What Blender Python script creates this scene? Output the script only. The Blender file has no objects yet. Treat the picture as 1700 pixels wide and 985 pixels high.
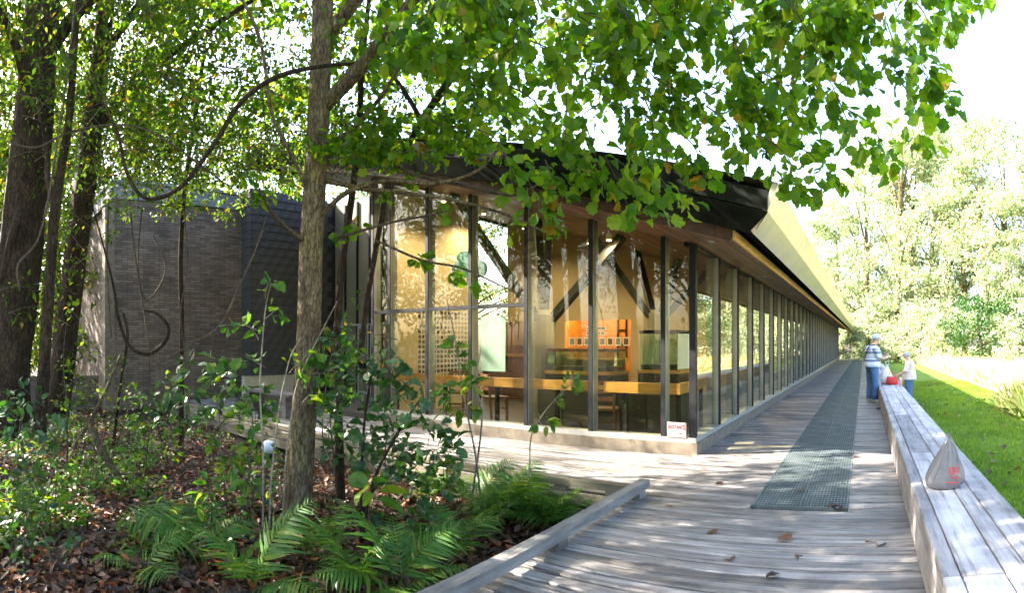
import bpy, bmesh, math, random
import numpy as np
from mathutils import Vector, Matrix, Quaternion
from mathutils.bvhtree import BVHTree

R = math.radians
rnd = random.Random(11)
rng = np.random.default_rng(11)
scene = bpy.context.scene
COL = scene.collection

# ------------------------------------------------------------------ camera
F, VX, VY, EYE = 950.0, 1435.0, 570.0, 1.5          # cylinder focal length, vanishing point of the long wall, eye height
cam_data = bpy.data.cameras.new('camera')
cam = bpy.data.objects.new('camera', cam_data)
COL.objects.link(cam)
cam_data.type = 'PANO'                               # the photograph is a stitched cylindrical panorama
cam_data.panorama_type = 'CENTRAL_CYLINDRICAL'
cam_data.central_cylindrical_range_u_min = -850.0 / F
cam_data.central_cylindrical_range_u_max = 850.0 / F
cam_data.central_cylindrical_range_v_min = -(985.0 - VY) / F
cam_data.central_cylindrical_range_v_max = VY / F
cam_data.central_cylindrical_radius = 1.0
cam_data.clip_start = 0.05
cam_data.clip_end = 2000.0
cam.location = (0, 0, EYE)
cam.rotation_euler = (R(90), 0, -(850.0 - VX) / F)
scene.camera = cam

# ------------------------------------------------------------------ sky and sun
SUN_AZ, SUN_EL = R(250), R(35)
world = bpy.data.worlds.new('World')
scene.world = world
world.use_nodes = True
wn = world.node_tree
wn.nodes.clear()
sky = wn.nodes.new('ShaderNodeTexSky')
sky.sky_type = 'NISHITA'
sky.sun_disc = False
sky.sun_elevation = SUN_EL
sky.sun_rotation = SUN_AZ
sky.air_density = 1.0
sky.dust_density = 3.0
sky.ozone_density = 1.0
bg = wn.nodes.new('ShaderNodeBackground')
bg.inputs['Strength'].default_value = 0.13
wo = wn.nodes.new('ShaderNodeOutputWorld')
wn.links.new(sky.outputs[0], bg.inputs[0])
wn.links.new(bg.outputs[0], wo.inputs[0])
sun_data = bpy.data.lights.new('sun', 'SUN')
sun_data.energy = 5.0
sun_data.angle = R(0.53)
sun_data.color = (1.0, 0.92, 0.80)
sun = bpy.data.objects.new('sun', sun_data)
COL.objects.link(sun)
to_sun = Vector((math.sin(SUN_AZ) * math.cos(SUN_EL), math.cos(SUN_AZ) * math.cos(SUN_EL), math.sin(SUN_EL)))
sun.rotation_euler = to_sun.to_track_quat('Z', 'Y').to_euler()
sun.location = to_sun * 60

scene.view_settings.view_transform = 'Standard'
scene.view_settings.look = 'None'
scene.view_settings.gamma = 1.0
scene.view_settings.use_curve_mapping = False
scene.view_settings.exposure = 3.25
scene.render.engine = 'CYCLES'
cy = scene.cycles
cy.max_bounces = 8
cy.diffuse_bounces = 4
cy.glossy_bounces = 3
cy.transmission_bounces = 4
cy.transparent_max_bounces = 24
cy.caustics_reflective = False
cy.caustics_refractive = False
cy.sample_clamp_indirect = 6.0
cy.use_denoising = True
cy.use_adaptive_sampling = True
cy.adaptive_threshold = 0.02

# ------------------------------------------------------------------ helpers
def at(px, py, r):
    """a place seen in direction (px, py) at horizontal distance r"""
    th = (px - VX) / F
    return Vector((r * math.sin(th), r * math.cos(th), EYE - r * (py - VY) / F))
def gr(px, py, z=0.0):
    th = (px - VX) / F
    r = (EYE - z) * F / (py - VY)
    return Vector((r * math.sin(th), r * math.cos(th), z))

def tag(o, label=None, cat=None, group=None, kind=None):
    if label: o['label'] = label
    if cat: o['category'] = cat
    if group: o['group'] = group
    if kind: o['kind'] = kind
    return o
def empty(name, loc=(0, 0, 0), label=None, cat=None, group=None):
    o = bpy.data.objects.new(name, None)
    o.empty_display_size = 0.1
    COL.objects.link(o)
    o.location = loc
    return tag(o, label, cat, group)
def put(name, me, parent=None, loc=None, mat=None):
    """link a mesh as an object; loc is in world space, parents carry translation only"""
    o = bpy.data.objects.new(name, me)
    COL.objects.link(o)
    if mat is not None and len(me.materials) == 0:
        me.materials.append(mat)
    L = Vector(loc) if loc is not None else Vector((0, 0, 0))
    if parent is not None:
        o.parent = parent
        o.location = L - wloc(parent)
    else:
        o.location = L
    return o
def wloc(o):
    v = Vector(o.location)
    while o.parent is not None:
        o = o.parent
        v += Vector(o.location)
    return v

class MB:
    """collects vertices and faces, in world space"""
    def __init__(s):
        s.v = []; s.f = []; s.m = []
    def face(s, pts, m=0):
        i = len(s.v); s.v += [tuple(p) for p in pts]; s.f.append(tuple(range(i, i + len(pts)))); s.m.append(m)
    def box(s, x0, x1, y0, y1, z0, z1, m=0):
        i = len(s.v)
        s.v += [(x0,y0,z0),(x1,y0,z0),(x1,y1,z0),(x0,y1,z0),(x0,y0,z1),(x1,y0,z1),(x1,y1,z1),(x0,y1,z1)]
        for q in ((0,3,2,1),(4,5,6,7),(0,1,5,4),(1,2,6,5),(2,3,7,6),(3,0,4,7)):
            s.f.append(tuple(i + k for k in q)); s.m.append(m)
    def bar(s, a, b, w, d, m=0, up=(0, 0, 1)):
        """a rectangular bar from a to b, w wide and d deep"""
        a = Vector(a); b = Vector(b); t = (b - a).normalized()
        u = t.cross(Vector(up))
        if u.length < 1e-4: u = t.cross(Vector((1, 0, 0)))
        u.normalize(); n = u.cross(t)
        i = len(s.v)
        for p in (a, b):
            for (q, e) in ((-1,-1),(1,-1),(1,1),(-1,1)):
                s.v.append(tuple(p + u * (q * w / 2) + n * (e * d / 2)))
        for q in ((0,3,2,1),(4,5,6,7),(0,1,5,4),(1,2,6,5),(2,3,7,6),(3,0,4,7)):
            s.f.append(tuple(i + k for k in q)); s.m.append(m)
    def tube(s, pts, rad, n=8, m=0, cap=True, rough=0.0, seed=0):
        pts = [Vector(p) for p in pts]
        if not hasattr(rad, '__len__'): rad = [rad] * len(pts)
        rr = random.Random(seed)
        base = len(s.v)
        u = None
        ridge = [1 + rough * rr.uniform(-1, 1) for _ in range(n)]
        for k, p in enumerate(pts):
            t = (pts[min(k + 1, len(pts) - 1)] - pts[max(k - 1, 0)])
            t = t.normalized() if t.length > 1e-9 else Vector((0, 0, 1))
            if u is None:
                u = t.orthogonal().normalized()
            else:
                u = (u - t * u.dot(t))
                u = u.normalized() if u.length > 1e-6 else t.orthogonal().normalized()
            w = t.cross(u)
            if rough:
                ridge = [max(1 - 2 * rough, min(1 + 2 * rough, g + rough * rr.uniform(-.5, .5))) for g in ridge]
            for j in range(n):
                a = 2 * math.pi * j / n
                s.v.append(tuple(p + (u * math.cos(a) + w * math.sin(a)) * (rad[k] * ridge[j])))
        for k in range(len(pts) - 1):
            for j in range(n):
                a = base + k * n + j; b = base + k * n + (j + 1) % n
                s.f.append((a, b, b + n, a + n)); s.m.append(m)
        if cap:
            s.f.append(tuple(base + j for j in reversed(range(n)))); s.m.append(m)
            s.f.append(tuple(base + (len(pts) - 1) * n + j for j in range(n))); s.m.append(m)
    def lathe(s, c, prof, n=16, m=0):
        c = Vector(c); base = len(s.v)
        for (r, z) in prof:
            for j in range(n):
                a = 2 * math.pi * j / n
                s.v.append((c.x + r * math.cos(a), c.y + r * math.sin(a), c.z + z))
        for k in range(len(prof) - 1):
            for j in range(n):
                a = base + k * n + j; b = base + k * n + (j + 1) % n
                s.f.append((a, b, b + n, a + n)); s.m.append(m)
        s.f.append(tuple(base + j for j in reversed(range(n)))); s.m.append(m)
        s.f.append(tuple(base + (len(prof) - 1) * n + j for j in range(n))); s.m.append(m)
    def mesh(s, name, mats, origin=(0, 0, 0), smooth=False):
        o = Vector(origin)
        me = bpy.data.meshes.new(name)
        me.from_pydata([(x - o.x, y - o.y, z - o.z) for x, y, z in s.v], [], s.f)
        if not isinstance(mats, (list, tuple)): mats = [mats]
        for mt in mats: me.materials.append(mt)
        if any(s.m): me.polygons.foreach_set('material_index', s.m)
        if smooth: me.polygons.foreach_set('use_smooth', [True] * len(s.f))
        me.update()
        return me
    def build(s, name, mats, parent=None, smooth=False, origin=None):
        if origin is None:
            origin = wloc(parent) if parent is not None else Vector((0, 0, 0))
        return put(name, s.mesh(name, mats, origin, smooth), parent, origin)

def spline(pts, per=5):
    """Catmull-Rom through the points"""
    P = [Vector(p) for p in pts]
    if len(P) < 3:
        return [P[0].lerp(P[-1], k / per) for k in range(per + 1)]
    out = []
    Q = [P[0] * 2 - P[1]] + P + [P[-1] * 2 - P[-2]]
    for i in range(1, len(Q) - 2):
        a, b, c, d = Q[i-1], Q[i], Q[i+1], Q[i+2]
        for k in range(per):
            t = k / per
            out.append(0.5 * ((2*b) + (c - a)*t + (2*a - 5*b + 4*c - d)*t*t + (3*b - a - 3*c + d)*t**3))
    out.append(P[-1])
    return out
def lerp_list(vals, n):
    xs = np.linspace(0, len(vals) - 1, n)
    return list(np.interp(xs, range(len(vals)), vals))

# ------------------------------------------------------------------ materials
def nodes(name):
    m = bpy.data.materials.new(name); m.use_nodes = True
    nt = m.node_tree; nt.nodes.clear()
    out = nt.nodes.new('ShaderNodeOutputMaterial')
    return m, nt, out
def N(nt, t, **kw):
    n = nt.nodes.new(t)
    for k, v in kw.items():
        setattr(n, k, v)
    return n
def setin(n, **kw):
    for k, v in kw.items():
        n.inputs[k.replace('_', ' ')].default_value = v
def ramp(nt, fac, stops):
    r = N(nt, 'ShaderNodeValToRGB')
    e = r.color_ramp.elements
    while len(e) < len(stops): e.new(0.5)
    for k, (p, c) in enumerate(stops):
        e[k].position = p; e[k].color = (*c, 1)
    nt.links.new(fac, r.inputs[0])
    return r.outputs[0]
def rand_val(nt):
    """one random number for each object and each loose piece"""
    g = N(nt, 'ShaderNodeNewGeometry'); o = N(nt, 'ShaderNodeObjectInfo')
    a = N(nt, 'ShaderNodeMath', operation='ADD'); nt.links.new(g.outputs['Random Per Island'], a.inputs[0]); nt.links.new(o.outputs['Random'], a.inputs[1])
    f = N(nt, 'ShaderNodeMath', operation='FRACT'); nt.links.new(a.outputs[0], f.inputs[0])
    return f.outputs[0]
def coords(nt, scale=(1, 1, 1), rand=None, space='Object'):
    t = N(nt, 'ShaderNodeTexCoord')
    mp = N(nt, 'ShaderNodeMapping'); mp.inputs['Scale'].default_value = scale
    src = t.outputs[space]
    nt.links.new(src, mp.inputs['Vector'])
    if rand is not None:
        sc = N(nt, 'ShaderNodeMath', operation='MULTIPLY'); nt.links.new(rand, sc.inputs[0]); sc.inputs[1].default_value = 73.0
        cb = N(nt, 'ShaderNodeCombineXYZ'); [nt.links.new(sc.outputs[0], cb.inputs[k]) for k in range(3)]
        nt.links.new(cb.outputs[0], mp.inputs['Location'])
    return mp.outputs[0]
def noise(nt, vec, scale, detail=4, rough=0.6, dist=0.0):
    n = N(nt, 'ShaderNodeTexNoise'); setin(n, Scale=scale, Detail=detail, Roughness=rough, Distortion=dist)
    nt.links.new(vec, n.inputs['Vector'])
    return n.outputs['Fac']
def mixc(nt, fac, a, b, blend='MIX'):
    m = N(nt, 'ShaderNodeMix', data_type='RGBA', blend_type=blend)
    for s, v in ((0, fac), (6, a), (7, b)):
        if hasattr(v, 'links') or hasattr(v, 'is_linked'): nt.links.new(v, m.inputs[s])
        elif isinstance(v, (tuple, list)): m.inputs[s].default_value = (*v, 1)
        else: m.inputs[s].default_value = v
    return m.outputs[2]
def bump(nt, h, strength=0.3, dist=0.01):
    b = N(nt, 'ShaderNodeBump'); setin(b, Strength=strength, Distance=dist)
    nt.links.new(h, b.inputs['Height'])
    return b.outputs[0]
def principled(nt, out, col, rough=0.7, metal=0.0, nrm=None, spec=0.5):
    p = N(nt, 'ShaderNodeBsdfPrincipled')
    if hasattr(col, 'links') or hasattr(col, 'is_linked'): nt.links.new(col, p.inputs['Base Color'])
    else: p.inputs['Base Color'].default_value = (*col, 1)
    if hasattr(rough, 'is_linked'): nt.links.new(rough, p.inputs['Roughness'])
    else: p.inputs['Roughness'].default_value = rough
    p.inputs['Metallic'].default_value = metal
    p.inputs['Specular IOR Level'].default_value = spec
    if nrm is not None: nt.links.new(nrm, p.inputs['Normal'])
    nt.links.new(p.outputs[0], out.inputs[0])
    return p

def mat_plain(name, col, rough=0.6, metal=0.0, var=0.12, scale=8.0, bmp=0.1, spec=0.5):
    m, nt, out = nodes(name)
    v = coords(nt)
    n = noise(nt, v, scale, 5)
    a = tuple(max(0, c * (1 - var)) for c in col); b = tuple(min(1, c * (1 + var)) for c in col)
    c = ramp(nt, n, [(0.3, a), (0.7, b)])
    principled(nt, out, c, rough, metal, bump(nt, n, bmp, 0.004) if bmp else None, spec)
    return m

def mat_wood(name, axis, stops, rough=0.75, grain=38.0, crack=0.5, bmp=0.5, spec=0.35):
    """weathered timber with the grain along the axis (0 x, 1 y, 2 z)"""
    m, nt, out = nodes(name)
    rv = rand_val(nt)
    sc = [grain, grain, grain]; sc[axis] = 2.2
    v = coords(nt, tuple(sc), rv)
    g1 = noise(nt, v, 1.0, 6, 0.65, 0.4)
    sc2 = [14, 14, 14]; sc2[axis] = 1.1
    v2 = coords(nt, tuple(sc2), rv)
    g2 = noise(nt, v2, 1.0, 4, 0.6)
    v3 = coords(nt, (1, 1, 1), rv)
    blot = noise(nt, v3, 2.3, 5, 0.65)
    col = ramp(nt, g2, [(0.25, stops[0]), (0.5, stops[1]), (0.75, stops[2])])
    dark = ramp(nt, g1, [(0.32, (0.16, 0.145, 0.135)), (0.47, (0.95, 0.95, 0.95)), (0.8, (1.1, 1.1, 1.1))])
    col = mixc(nt, crack, col, dark, 'MULTIPLY')
    bl = ramp(nt, blot, [(0.32, (0.50, 0.50, 0.52)), (0.55, (1, 1, 1)), (0.8, (1.12, 1.1, 1.06))])
    col = mixc(nt, 0.75, col, bl, 'MULTIPLY')
    ob = ramp(nt, rv, [(0.0, (0.42, 0.41, 0.41)), (0.3, (0.80, 0.78, 0.76)), (0.7, (1.05, 1.04, 1.05)), (1.0, (1.30, 1.27, 1.25))])
    col = mixc(nt, 0.85, col, ob, 'MULTIPLY')
    principled(nt, out, col, rough, 0, bump(nt, g1, bmp, 0.006), spec)
    return m

def mat_leaf(name, stops, trans=0.42, gloss=0.35, rough=0.45, tint=(1.9, 1.75, 0.55), patch=0):
    """thin leaves: diffuse, some light through, a waxy coat; a colour for each leaf"""
    m, nt, out = nodes(name)
    rv = rand_val(nt)
    col = ramp(nt, rv, stops)
    v = coords(nt)
    n = noise(nt, v, 9.0, 3)
    col = mixc(nt, 0.5, col, ramp(nt, n, [(0.3, (0.72, 0.75, 0.6)), (0.7, (1.15, 1.12, 1.1))]), 'MULTIPLY')
    if patch: col = mixc(nt, 0.9, col, ramp(nt, noise(nt, v, patch, 5, 0.7), [(0.32, (0.55, 0.62, 0.6)), (0.5, (1, 1, 1)), (0.68, (1.5, 1.25, 1.1))]), 'MULTIPLY')
    p = N(nt, 'ShaderNodeBsdfPrincipled')
    nt.links.new(col, p.inputs['Base Color']); p.inputs['Roughness'].default_value = rough
    p.inputs['Specular IOR Level'].default_value = gloss
    t = N(nt, 'ShaderNodeBsdfTranslucent')
    tc = mixc(nt, 1.0, col, tint, 'MULTIPLY')
    nt.links.new(tc, t.inputs['Color'])
    mx = N(nt, 'ShaderNodeMixShader'); mx.inputs[0].default_value = trans
    nt.links.new(p.outputs[0], mx.inputs[1]); nt.links.new(t.outputs[0], mx.inputs[2])
    nt.links.new(mx.outputs[0], out.inputs[0])
    return m

def mat_bark(name, c1, c2, c3, zs=7.0, xs=30.0):
    m, nt, out = nodes(name)
    v = coords(nt, (xs, xs, zs))
    n1 = noise(nt, v, 1.0, 6, 0.7, 0.6)
    v2 = coords(nt)
    n2 = noise(nt, v2, 3.0, 5, 0.6)
    vo = N(nt, 'ShaderNodeTexVoronoi', feature='DISTANCE_TO_EDGE'); setin(vo, Scale=1.0); dv_ = N(nt, 'ShaderNodeMapping'); nt.links.new(v, dv_.inputs[0]); dv_.inputs['Scale'].default_value = (1.1, 1.1, 1.6); wv_ = N(nt, 'ShaderNodeVectorMath', operation='ADD'); nt.links.new(dv_.outputs[0], wv_.inputs[0]); sc_ = N(nt, 'ShaderNodeMath', operation='MULTIPLY'); nt.links.new(n1, sc_.inputs[0]); sc_.inputs[1].default_value = 1.6; nt.links.new(sc_.outputs[0], wv_.inputs[1]); nt.links.new(wv_.outputs[0], vo.inputs['Vector'])
    col = ramp(nt, n1, [(0.3, c1), (0.5, c2), (0.72, c3)])
    pl_ = ramp(nt, vo.outputs['Distance'], [(0.0, (0.35, 0.33, 0.3)), (0.16, (1, 1, 1)), (0.6, (1.15, 1.15, 1.12))])
    col = mixc(nt, 0.85, col, pl_, 'MULTIPLY')
    li = ramp(nt, n2, [(0.30, (0.55, 0.52, 0.5)), (0.5, (1, 1, 1)), (0.68, (1.3, 1.4, 1.05))])
    col = mixc(nt, 0.9, col, li, 'MULTIPLY')
    principled(nt, out, col, 0.92, 0, bump(nt, n1, 1.0, 0.06), 0.2)
    return m

M = {}
M['deck'] = mat_wood('weathered_deck', 0, [(0.09, 0.080, 0.074), (0.235, 0.215, 0.203), (0.42, 0.39, 0.37)], crack=1.0, bmp=0.8, rough=0.5, spec=0.55, grain=48.0)
M['bench'] = mat_wood('bleached_timber', 1, [(0.30, 0.285, 0.295), (0.46, 0.44, 0.45), (0.62, 0.595, 0.60)], crack=0.6)
M['railx'] = mat_wood('sun_tinted_rail_x', 0, [(0.13, 0.115, 0.075), (0.22, 0.195, 0.13), (0.32, 0.29, 0.20)])  # yellow of the sunlight is put into this timber colour
M['raily'] = mat_wood('grey_rail_y', 1, [(0.10, 0.09, 0.085), (0.17, 0.16, 0.145), (0.26, 0.24, 0.22)])
M['soffit'] = mat_wood('red_brown_boards', 1, [(0.09, 0.045, 0.03), (0.16, 0.08, 0.05), (0.24, 0.125, 0.08)], rough=0.5, crack=0.4, bmp=0.2)
M['batten'] = mat_wood('field_lit_batten', 1, [(0.36, 0.22, 0.07), (0.50, 0.33, 0.11), (0.58, 0.40, 0.15)], rough=0.5, crack=0.2, bmp=0.1)  # wood lightened to gold for the light off the sunny field
M['honey'] = mat_wood('honey_rail', 0, [(0.34, 0.17, 0.045), (0.46, 0.25, 0.07), (0.54, 0.31, 0.10)], rough=0.4, crack=0.2, bmp=0.1)
M['cabinet'] = mat_wood('brown_cabinet', 2, [(0.12, 0.06, 0.03), (0.2, 0.10, 0.05), (0.26, 0.14, 0.07)], rough=0.45, crack=0.2, bmp=0.1)
M['frame'] = mat_plain('lit_bronze_frame', (0.30, 0.31, 0.30), 0.35, 0.3, 0.2, 3.0, 0.05)  # fin colour paled to carry sky and deck light on its sides
M['edge'] = mat_plain('black_mullion_edge', (0.012, 0.012, 0.014), 0.6, 0.0, 0.2, 3.0, 0.05, 0.2)
M['sill'] = mat_plain('silver_sill', (0.45, 0.45, 0.43), 0.35, 0.6, 0.15, 5.0, 0.05)
M['concrete'] = mat_plain('concrete', (0.16, 0.13, 0.095), 0.9, 0, 0.3, 9.0, 0.4)
m_, nt_, out_ = nodes('dark_fascia'); df_ = N(nt_, 'ShaderNodeBsdfDiffuse'); nt_.links.new(ramp(nt_, noise(nt_, coords(nt_), 2.5, 5), [(0.3, (0.010, 0.011, 0.010)), (0.7, (0.022, 0.025, 0.021))]), df_.inputs[0]); nt_.links.new(df_.outputs[0], out_.inputs[0]); M['fascia'] = m_
M['eave'] = mat_plain('field_lit_eave', (0.62, 0.55, 0.42), 0.30, 0.6, 0.15, 2.0, 0.08)  # warm pale tint paints in the reflection of the sunlit field
M['roofing'] = mat_plain('roofing_metal', (0.30, 0.30, 0.28), 0.5, 0.4, 0.15, 2.0, 0.1)
M['beige'] = mat_plain('beige_plaster', (0.50, 0.41, 0.255), 0.85, 0, 0.05, 2.0, 0.05)
M['olive'] = mat_plain('olive_panel', (0.12, 0.108, 0.06), 0.6, 0, 0.08, 2.0, 0.05)
M['darkin'] = mat_plain('dark_cupboard', (0.03, 0.028, 0.025), 0.4, 0, 0.2, 4.0, 0.05)
M['carpet'] = mat_plain('grey_floor', (0.07, 0.06, 0.05), 0.45, 0, 0.2, 12.0, 0.1)
M['steel'] = mat_plain('painted_steel', (0.055, 0.055, 0.06), 0.4, 0.2, 0.2, 5.0, 0.05)
M['column'] = mat_plain('column_paint', (0.24, 0.225, 0.16), 0.7, 0, 0.12, 3.0, 0.05)
M['white'] = mat_plain('white_paper', (0.80, 0.80, 0.78), 0.7, 0, 0.04, 6.0, 0.0)
M['aqua'] = mat_plain('aqua_sheet', (0.19, 0.31, 0.29), 0.55, 0, 0.08, 3.0, 0.02)
M['teal'] = mat_plain('teal_board', (0.03, 0.16, 0.15), 0.5, 0, 0.2, 6.0, 0.05)
M['gold'] = mat_plain('gold_paint', (0.52, 0.42, 0.12), 0.45, 0, 0.2, 9.0, 0.05)
M['red'] = mat_plain('red_paint', (0.62, 0.035, 0.03), 0.5, 0, 0.1, 9.0, 0.02)
M['ink'] = mat_plain('black_ink', (0.02, 0.02, 0.02), 0.5, 0, 0.1, 9.0, 0.0)
M['coping'] = mat_plain('grey_coping', (0.16, 0.165, 0.18), 0.6, 0, 0.2, 3.0, 0.1, 0.3)
M['slate'] = mat_plain('slate_shingle', (0.055, 0.054, 0.052), 0.6, 0, 0.4, 7.0, 0.3)
M['cream'] = mat_plain('cream_panel', (0.55, 0.50, 0.36), 0.6, 0, 0.08, 5.0, 0.1)
M['orange_wood'] = mat_plain('orange_panel', (0.46, 0.24, 0.07), 0.5, 0, 0.15, 2.0, 0.05)
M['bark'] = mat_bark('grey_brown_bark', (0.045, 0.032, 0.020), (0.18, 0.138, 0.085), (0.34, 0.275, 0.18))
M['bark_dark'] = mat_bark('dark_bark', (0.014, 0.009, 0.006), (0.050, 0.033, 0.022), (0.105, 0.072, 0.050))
M['twig'] = mat_bark('twig_bark', (0.06, 0.042, 0.032), (0.15, 0.115, 0.09), (0.28, 0.23, 0.19), 20, 60)
M['pale_twig'] = mat_bark('pale_twig', (0.22, 0.18, 0.14), (0.38, 0.33, 0.27), (0.52, 0.47, 0.40), 12, 60)
M['oakleaf'] = mat_leaf('oak_leaf', [(0.0, (0.034, 0.105, 0.008)), (0.4, (0.072, 0.168, 0.010)), (0.8, (0.125, 0.225, 0.012)), (0.97, (0.19, 0.26, 0.014)), (1.0, (0.22, 0.12, 0.02))], 0.6, 0.25)
M['smallleaf'] = mat_leaf('small_leaf', [(0.0, (0.020, 0.055, 0.008)), (0.5, (0.048, 0.10, 0.012)), (0.9, (0.10, 0.155, 0.016)), (1.0, (0.24, 0.14, 0.03))], 0.5, 0.2)
M['shrubleaf'] = mat_leaf('shrub_leaf', [(0.0, (0.014, 0.048, 0.014)), (0.5, (0.026, 0.080, 0.022)), (1.0, (0.055, 0.12, 0.03))], 0.3, 0.45, 0.38)
M['sapleaf'] = mat_leaf('sapling_leaf', [(0.0, (0.030, 0.095, 0.018)), (0.6, (0.060, 0.15, 0.022)), (1.0, (0.15, 0.21, 0.022))], 0.45, 0.25)
M['fern'] = mat_leaf('fern_green', [(0.0, (0.035, 0.11, 0.020)), (0.6, (0.065, 0.16, 0.028)), (1.0, (0.14, 0.20, 0.035))], 0.4, 0.2)
M['farleaf'] = mat_leaf('far_leaf', [(0.0, (0.12, 0.19, 0.10)), (0.5, (0.33, 0.39, 0.24)), (0.85, (0.47, 0.49, 0.34)), (1.0, (0.46, 0.38, 0.26))], 0.45, 0.3, 0.45, (1.3, 1.35, 1.0))  # leaf colours paled to paint in the glare over the distant trees
M['litter'] = mat_leaf('dry_leaf', [(0.0, (0.025, 0.013, 0.010)), (0.4, (0.06, 0.030, 0.021)), (0.65, (0.12, 0.062, 0.042)), (0.86, (0.22, 0.115, 0.075)), (0.95, (0.30, 0.06, 0.02)), (1.0, (0.36, 0.15, 0.03))], 0.15, 0.3)
M['grass'] = mat_leaf('grass_blade', [(0.0, (0.08, 0.17, 0.02)), (0.6, (0.14, 0.26, 0.03)), (1.0, (0.26, 0.32, 0.05))], 0.45, 0.3, 0.45, (1.9, 1.75, 0.55), 0.9)
M['hay'] = mat_leaf('meadow_blade', [(0.0, (0.36, 0.36, 0.18)), (0.6, (0.50, 0.46, 0.28)), (1.0, (0.60, 0.54, 0.36))], 0.35, 0.3)

# glass: clear sheet with a real mirror-like share that grows at grazing angles
def mat_glass(name, tint, f0=0.045, rough=0.0):
    m, nt, out = nodes(name)
    lw = N(nt, 'ShaderNodeLayerWeight'); lw.inputs['Blend'].default_value = 0.5
    pw = N(nt, 'ShaderNodeMath', operation='POWER'); nt.links.new(lw.outputs['Facing'], pw.inputs[0]); pw.inputs[1].default_value = 5.0
    ml = N(nt, 'ShaderNodeMath', operation='MULTIPLY_ADD'); nt.links.new(pw.outputs[0], ml.inputs[0]); ml.inputs[1].default_value = 1 - f0; ml.inputs[2].default_value = f0
    tr = N(nt, 'ShaderNodeBsdfTransparent'); tr.inputs[0].default_value = (*tint, 1)
    gl = N(nt, 'ShaderNodeBsdfGlossy'); gl.inputs['Roughness'].default_value = rough; gl.inputs[0].default_value = (1, 1, 1, 1)
    mx = N(nt, 'ShaderNodeMixShader'); nt.links.new(ml.outputs[0], mx.inputs[0])
    nt.links.new(tr.outputs[0], mx.inputs[1]); nt.links.new(gl.outputs[0], mx.inputs[2])
    nt.links.new(mx.outputs[0], out.inputs[0])
    return m
M['glass'] = mat_glass('window_glass', (0.90, 0.89, 0.78), 0.024)
M['tank'] = mat_glass('tank_glass', (0.80, 0.90, 0.84), 0.04)

def mat_brick():
    m, nt, out = nodes('grey_brick')
    t = N(nt, 'ShaderNodeTexCoord')
    sp = N(nt, 'ShaderNodeSeparateXYZ'); nt.links.new(t.outputs['Object'], sp.inputs[0])
    ad = N(nt, 'ShaderNodeMath', operation='ADD'); nt.links.new(sp.outputs[0], ad.inputs[0]); nt.links.new(sp.outputs[1], ad.inputs[1])
    cb = N(nt, 'ShaderNodeCombineXYZ'); nt.links.new(ad.outputs[0], cb.inputs[0]); nt.links.new(sp.outputs[2], cb.inputs[1])
    b = N(nt, 'ShaderNodeTexBrick'); nt.links.new(cb.outputs[0], b.inputs['Vector'])
    setin(b, Scale=1.0, Mortar_Size=0.006, Mortar_Smooth=0.3, Brick_Width=0.30, Row_Height=0.066)
    b.inputs['Color1'].default_value = (0.115, 0.088, 0.072, 1); b.inputs['Color2'].default_value = (0.205, 0.162, 0.13, 1); b.inputs['Mortar'].default_value = (0.04, 0.035, 0.033, 1)
    n = noise(nt, t.outputs['Object'], 1.6, 5)
    c = mixc(nt, 0.7, b.outputs['Color'], ramp(nt, n, [(0.3, (0.5, 0.5, 0.5)), (0.5, (0.95, 0.93, 0.92)), (0.7, (1.35, 1.3, 1.25))]), 'MULTIPLY')
    principled(nt, out, c, 0.9, 0, bump(nt, b.outputs['Fac'], -0.6, 0.01), 0.3)
    return m
M['brick'] = mat_brick()

def text_mesh(name, txt, height, mat, depth=0.002, bold=0.0):
    cu = bpy.data.curves.new(name, 'FONT'); cu.body = txt; cu.size = height; cu.extrude = depth; cu.align_x = 'CENTER'; cu.align_y = 'CENTER'; cu.offset = bold
    o = bpy.data.objects.new('tmp_text', cu); COL.objects.link(o)
    dg = bpy.context.evaluated_depsgraph_get()
    me = bpy.data.meshes.new_from_object(o.evaluated_get(dg))
    bpy.data.objects.remove(o); bpy.data.curves.remove(cu)
    me.name = name; me.materials.clear(); me.materials.append(mat)
    return me
# ================================================================== the setting: ground, lawn, meadow
WX, WY, YEND = -2.24, 7.37, 50.0        # the glass corner and the far end of the long wall
GZ = -0.30                              # ground beside the boardwalk
ZS0, SL = 2.84, 0.303
def zs(x): return ZS0 + SL * (WX - x)   # underside of the sloping soffit and ceiling
def yf(x): return 5.29 + 0.13 * (-0.9 - x)   # front edge of the roof

def ground_height(x, y):
    return GZ + 0.05 * math.sin(x * 1.3 + y * 0.7) + 0.04 * math.sin(x * 0.6 - y * 1.9 + 1) + 0.02 * math.sin(3.1 * x + 2.3 * y)
def sheet(name, xs, ys, hf, mat):
    V = [(x, y, hf(x, y)) for y in ys for x in xs]; nx = len(xs)
    Fc = [(j*nx+i, j*nx+i+1, (j+1)*nx+i+1, (j+1)*nx+i) for j in range(len(ys)-1) for i in range(nx-1)]
    me = bpy.data.meshes.new(name); me.from_pydata(V, [], Fc); me.materials.append(mat)
    me.polygons.foreach_set('use_smooth', [True]*len(Fc)); me.update()
    return put(name, me)
def mat_ground():
    m, nt, out = nodes('forest_floor')
    v = coords(nt)
    n = noise(nt, v, 3.0, 6, 0.7); n2 = noise(nt, v, 40.0, 5, 0.7)
    c = ramp(nt, n, [(0.3, (0.014, 0.010, 0.007)), (0.55, (0.032, 0.022, 0.016)), (0.75, (0.06, 0.042, 0.030))])
    c = mixc(nt, 0.8, c, ramp(nt, n2, [(0.35, (0.5, 0.5, 0.5)), (0.65, (1.6, 1.45, 1.3))]), 'MULTIPLY')
    principled(nt, out, c, 0.95, 0, bump(nt, n2, 0.8, 0.04), 0.2)
    return m
M['soil'] = mat_ground()
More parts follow.
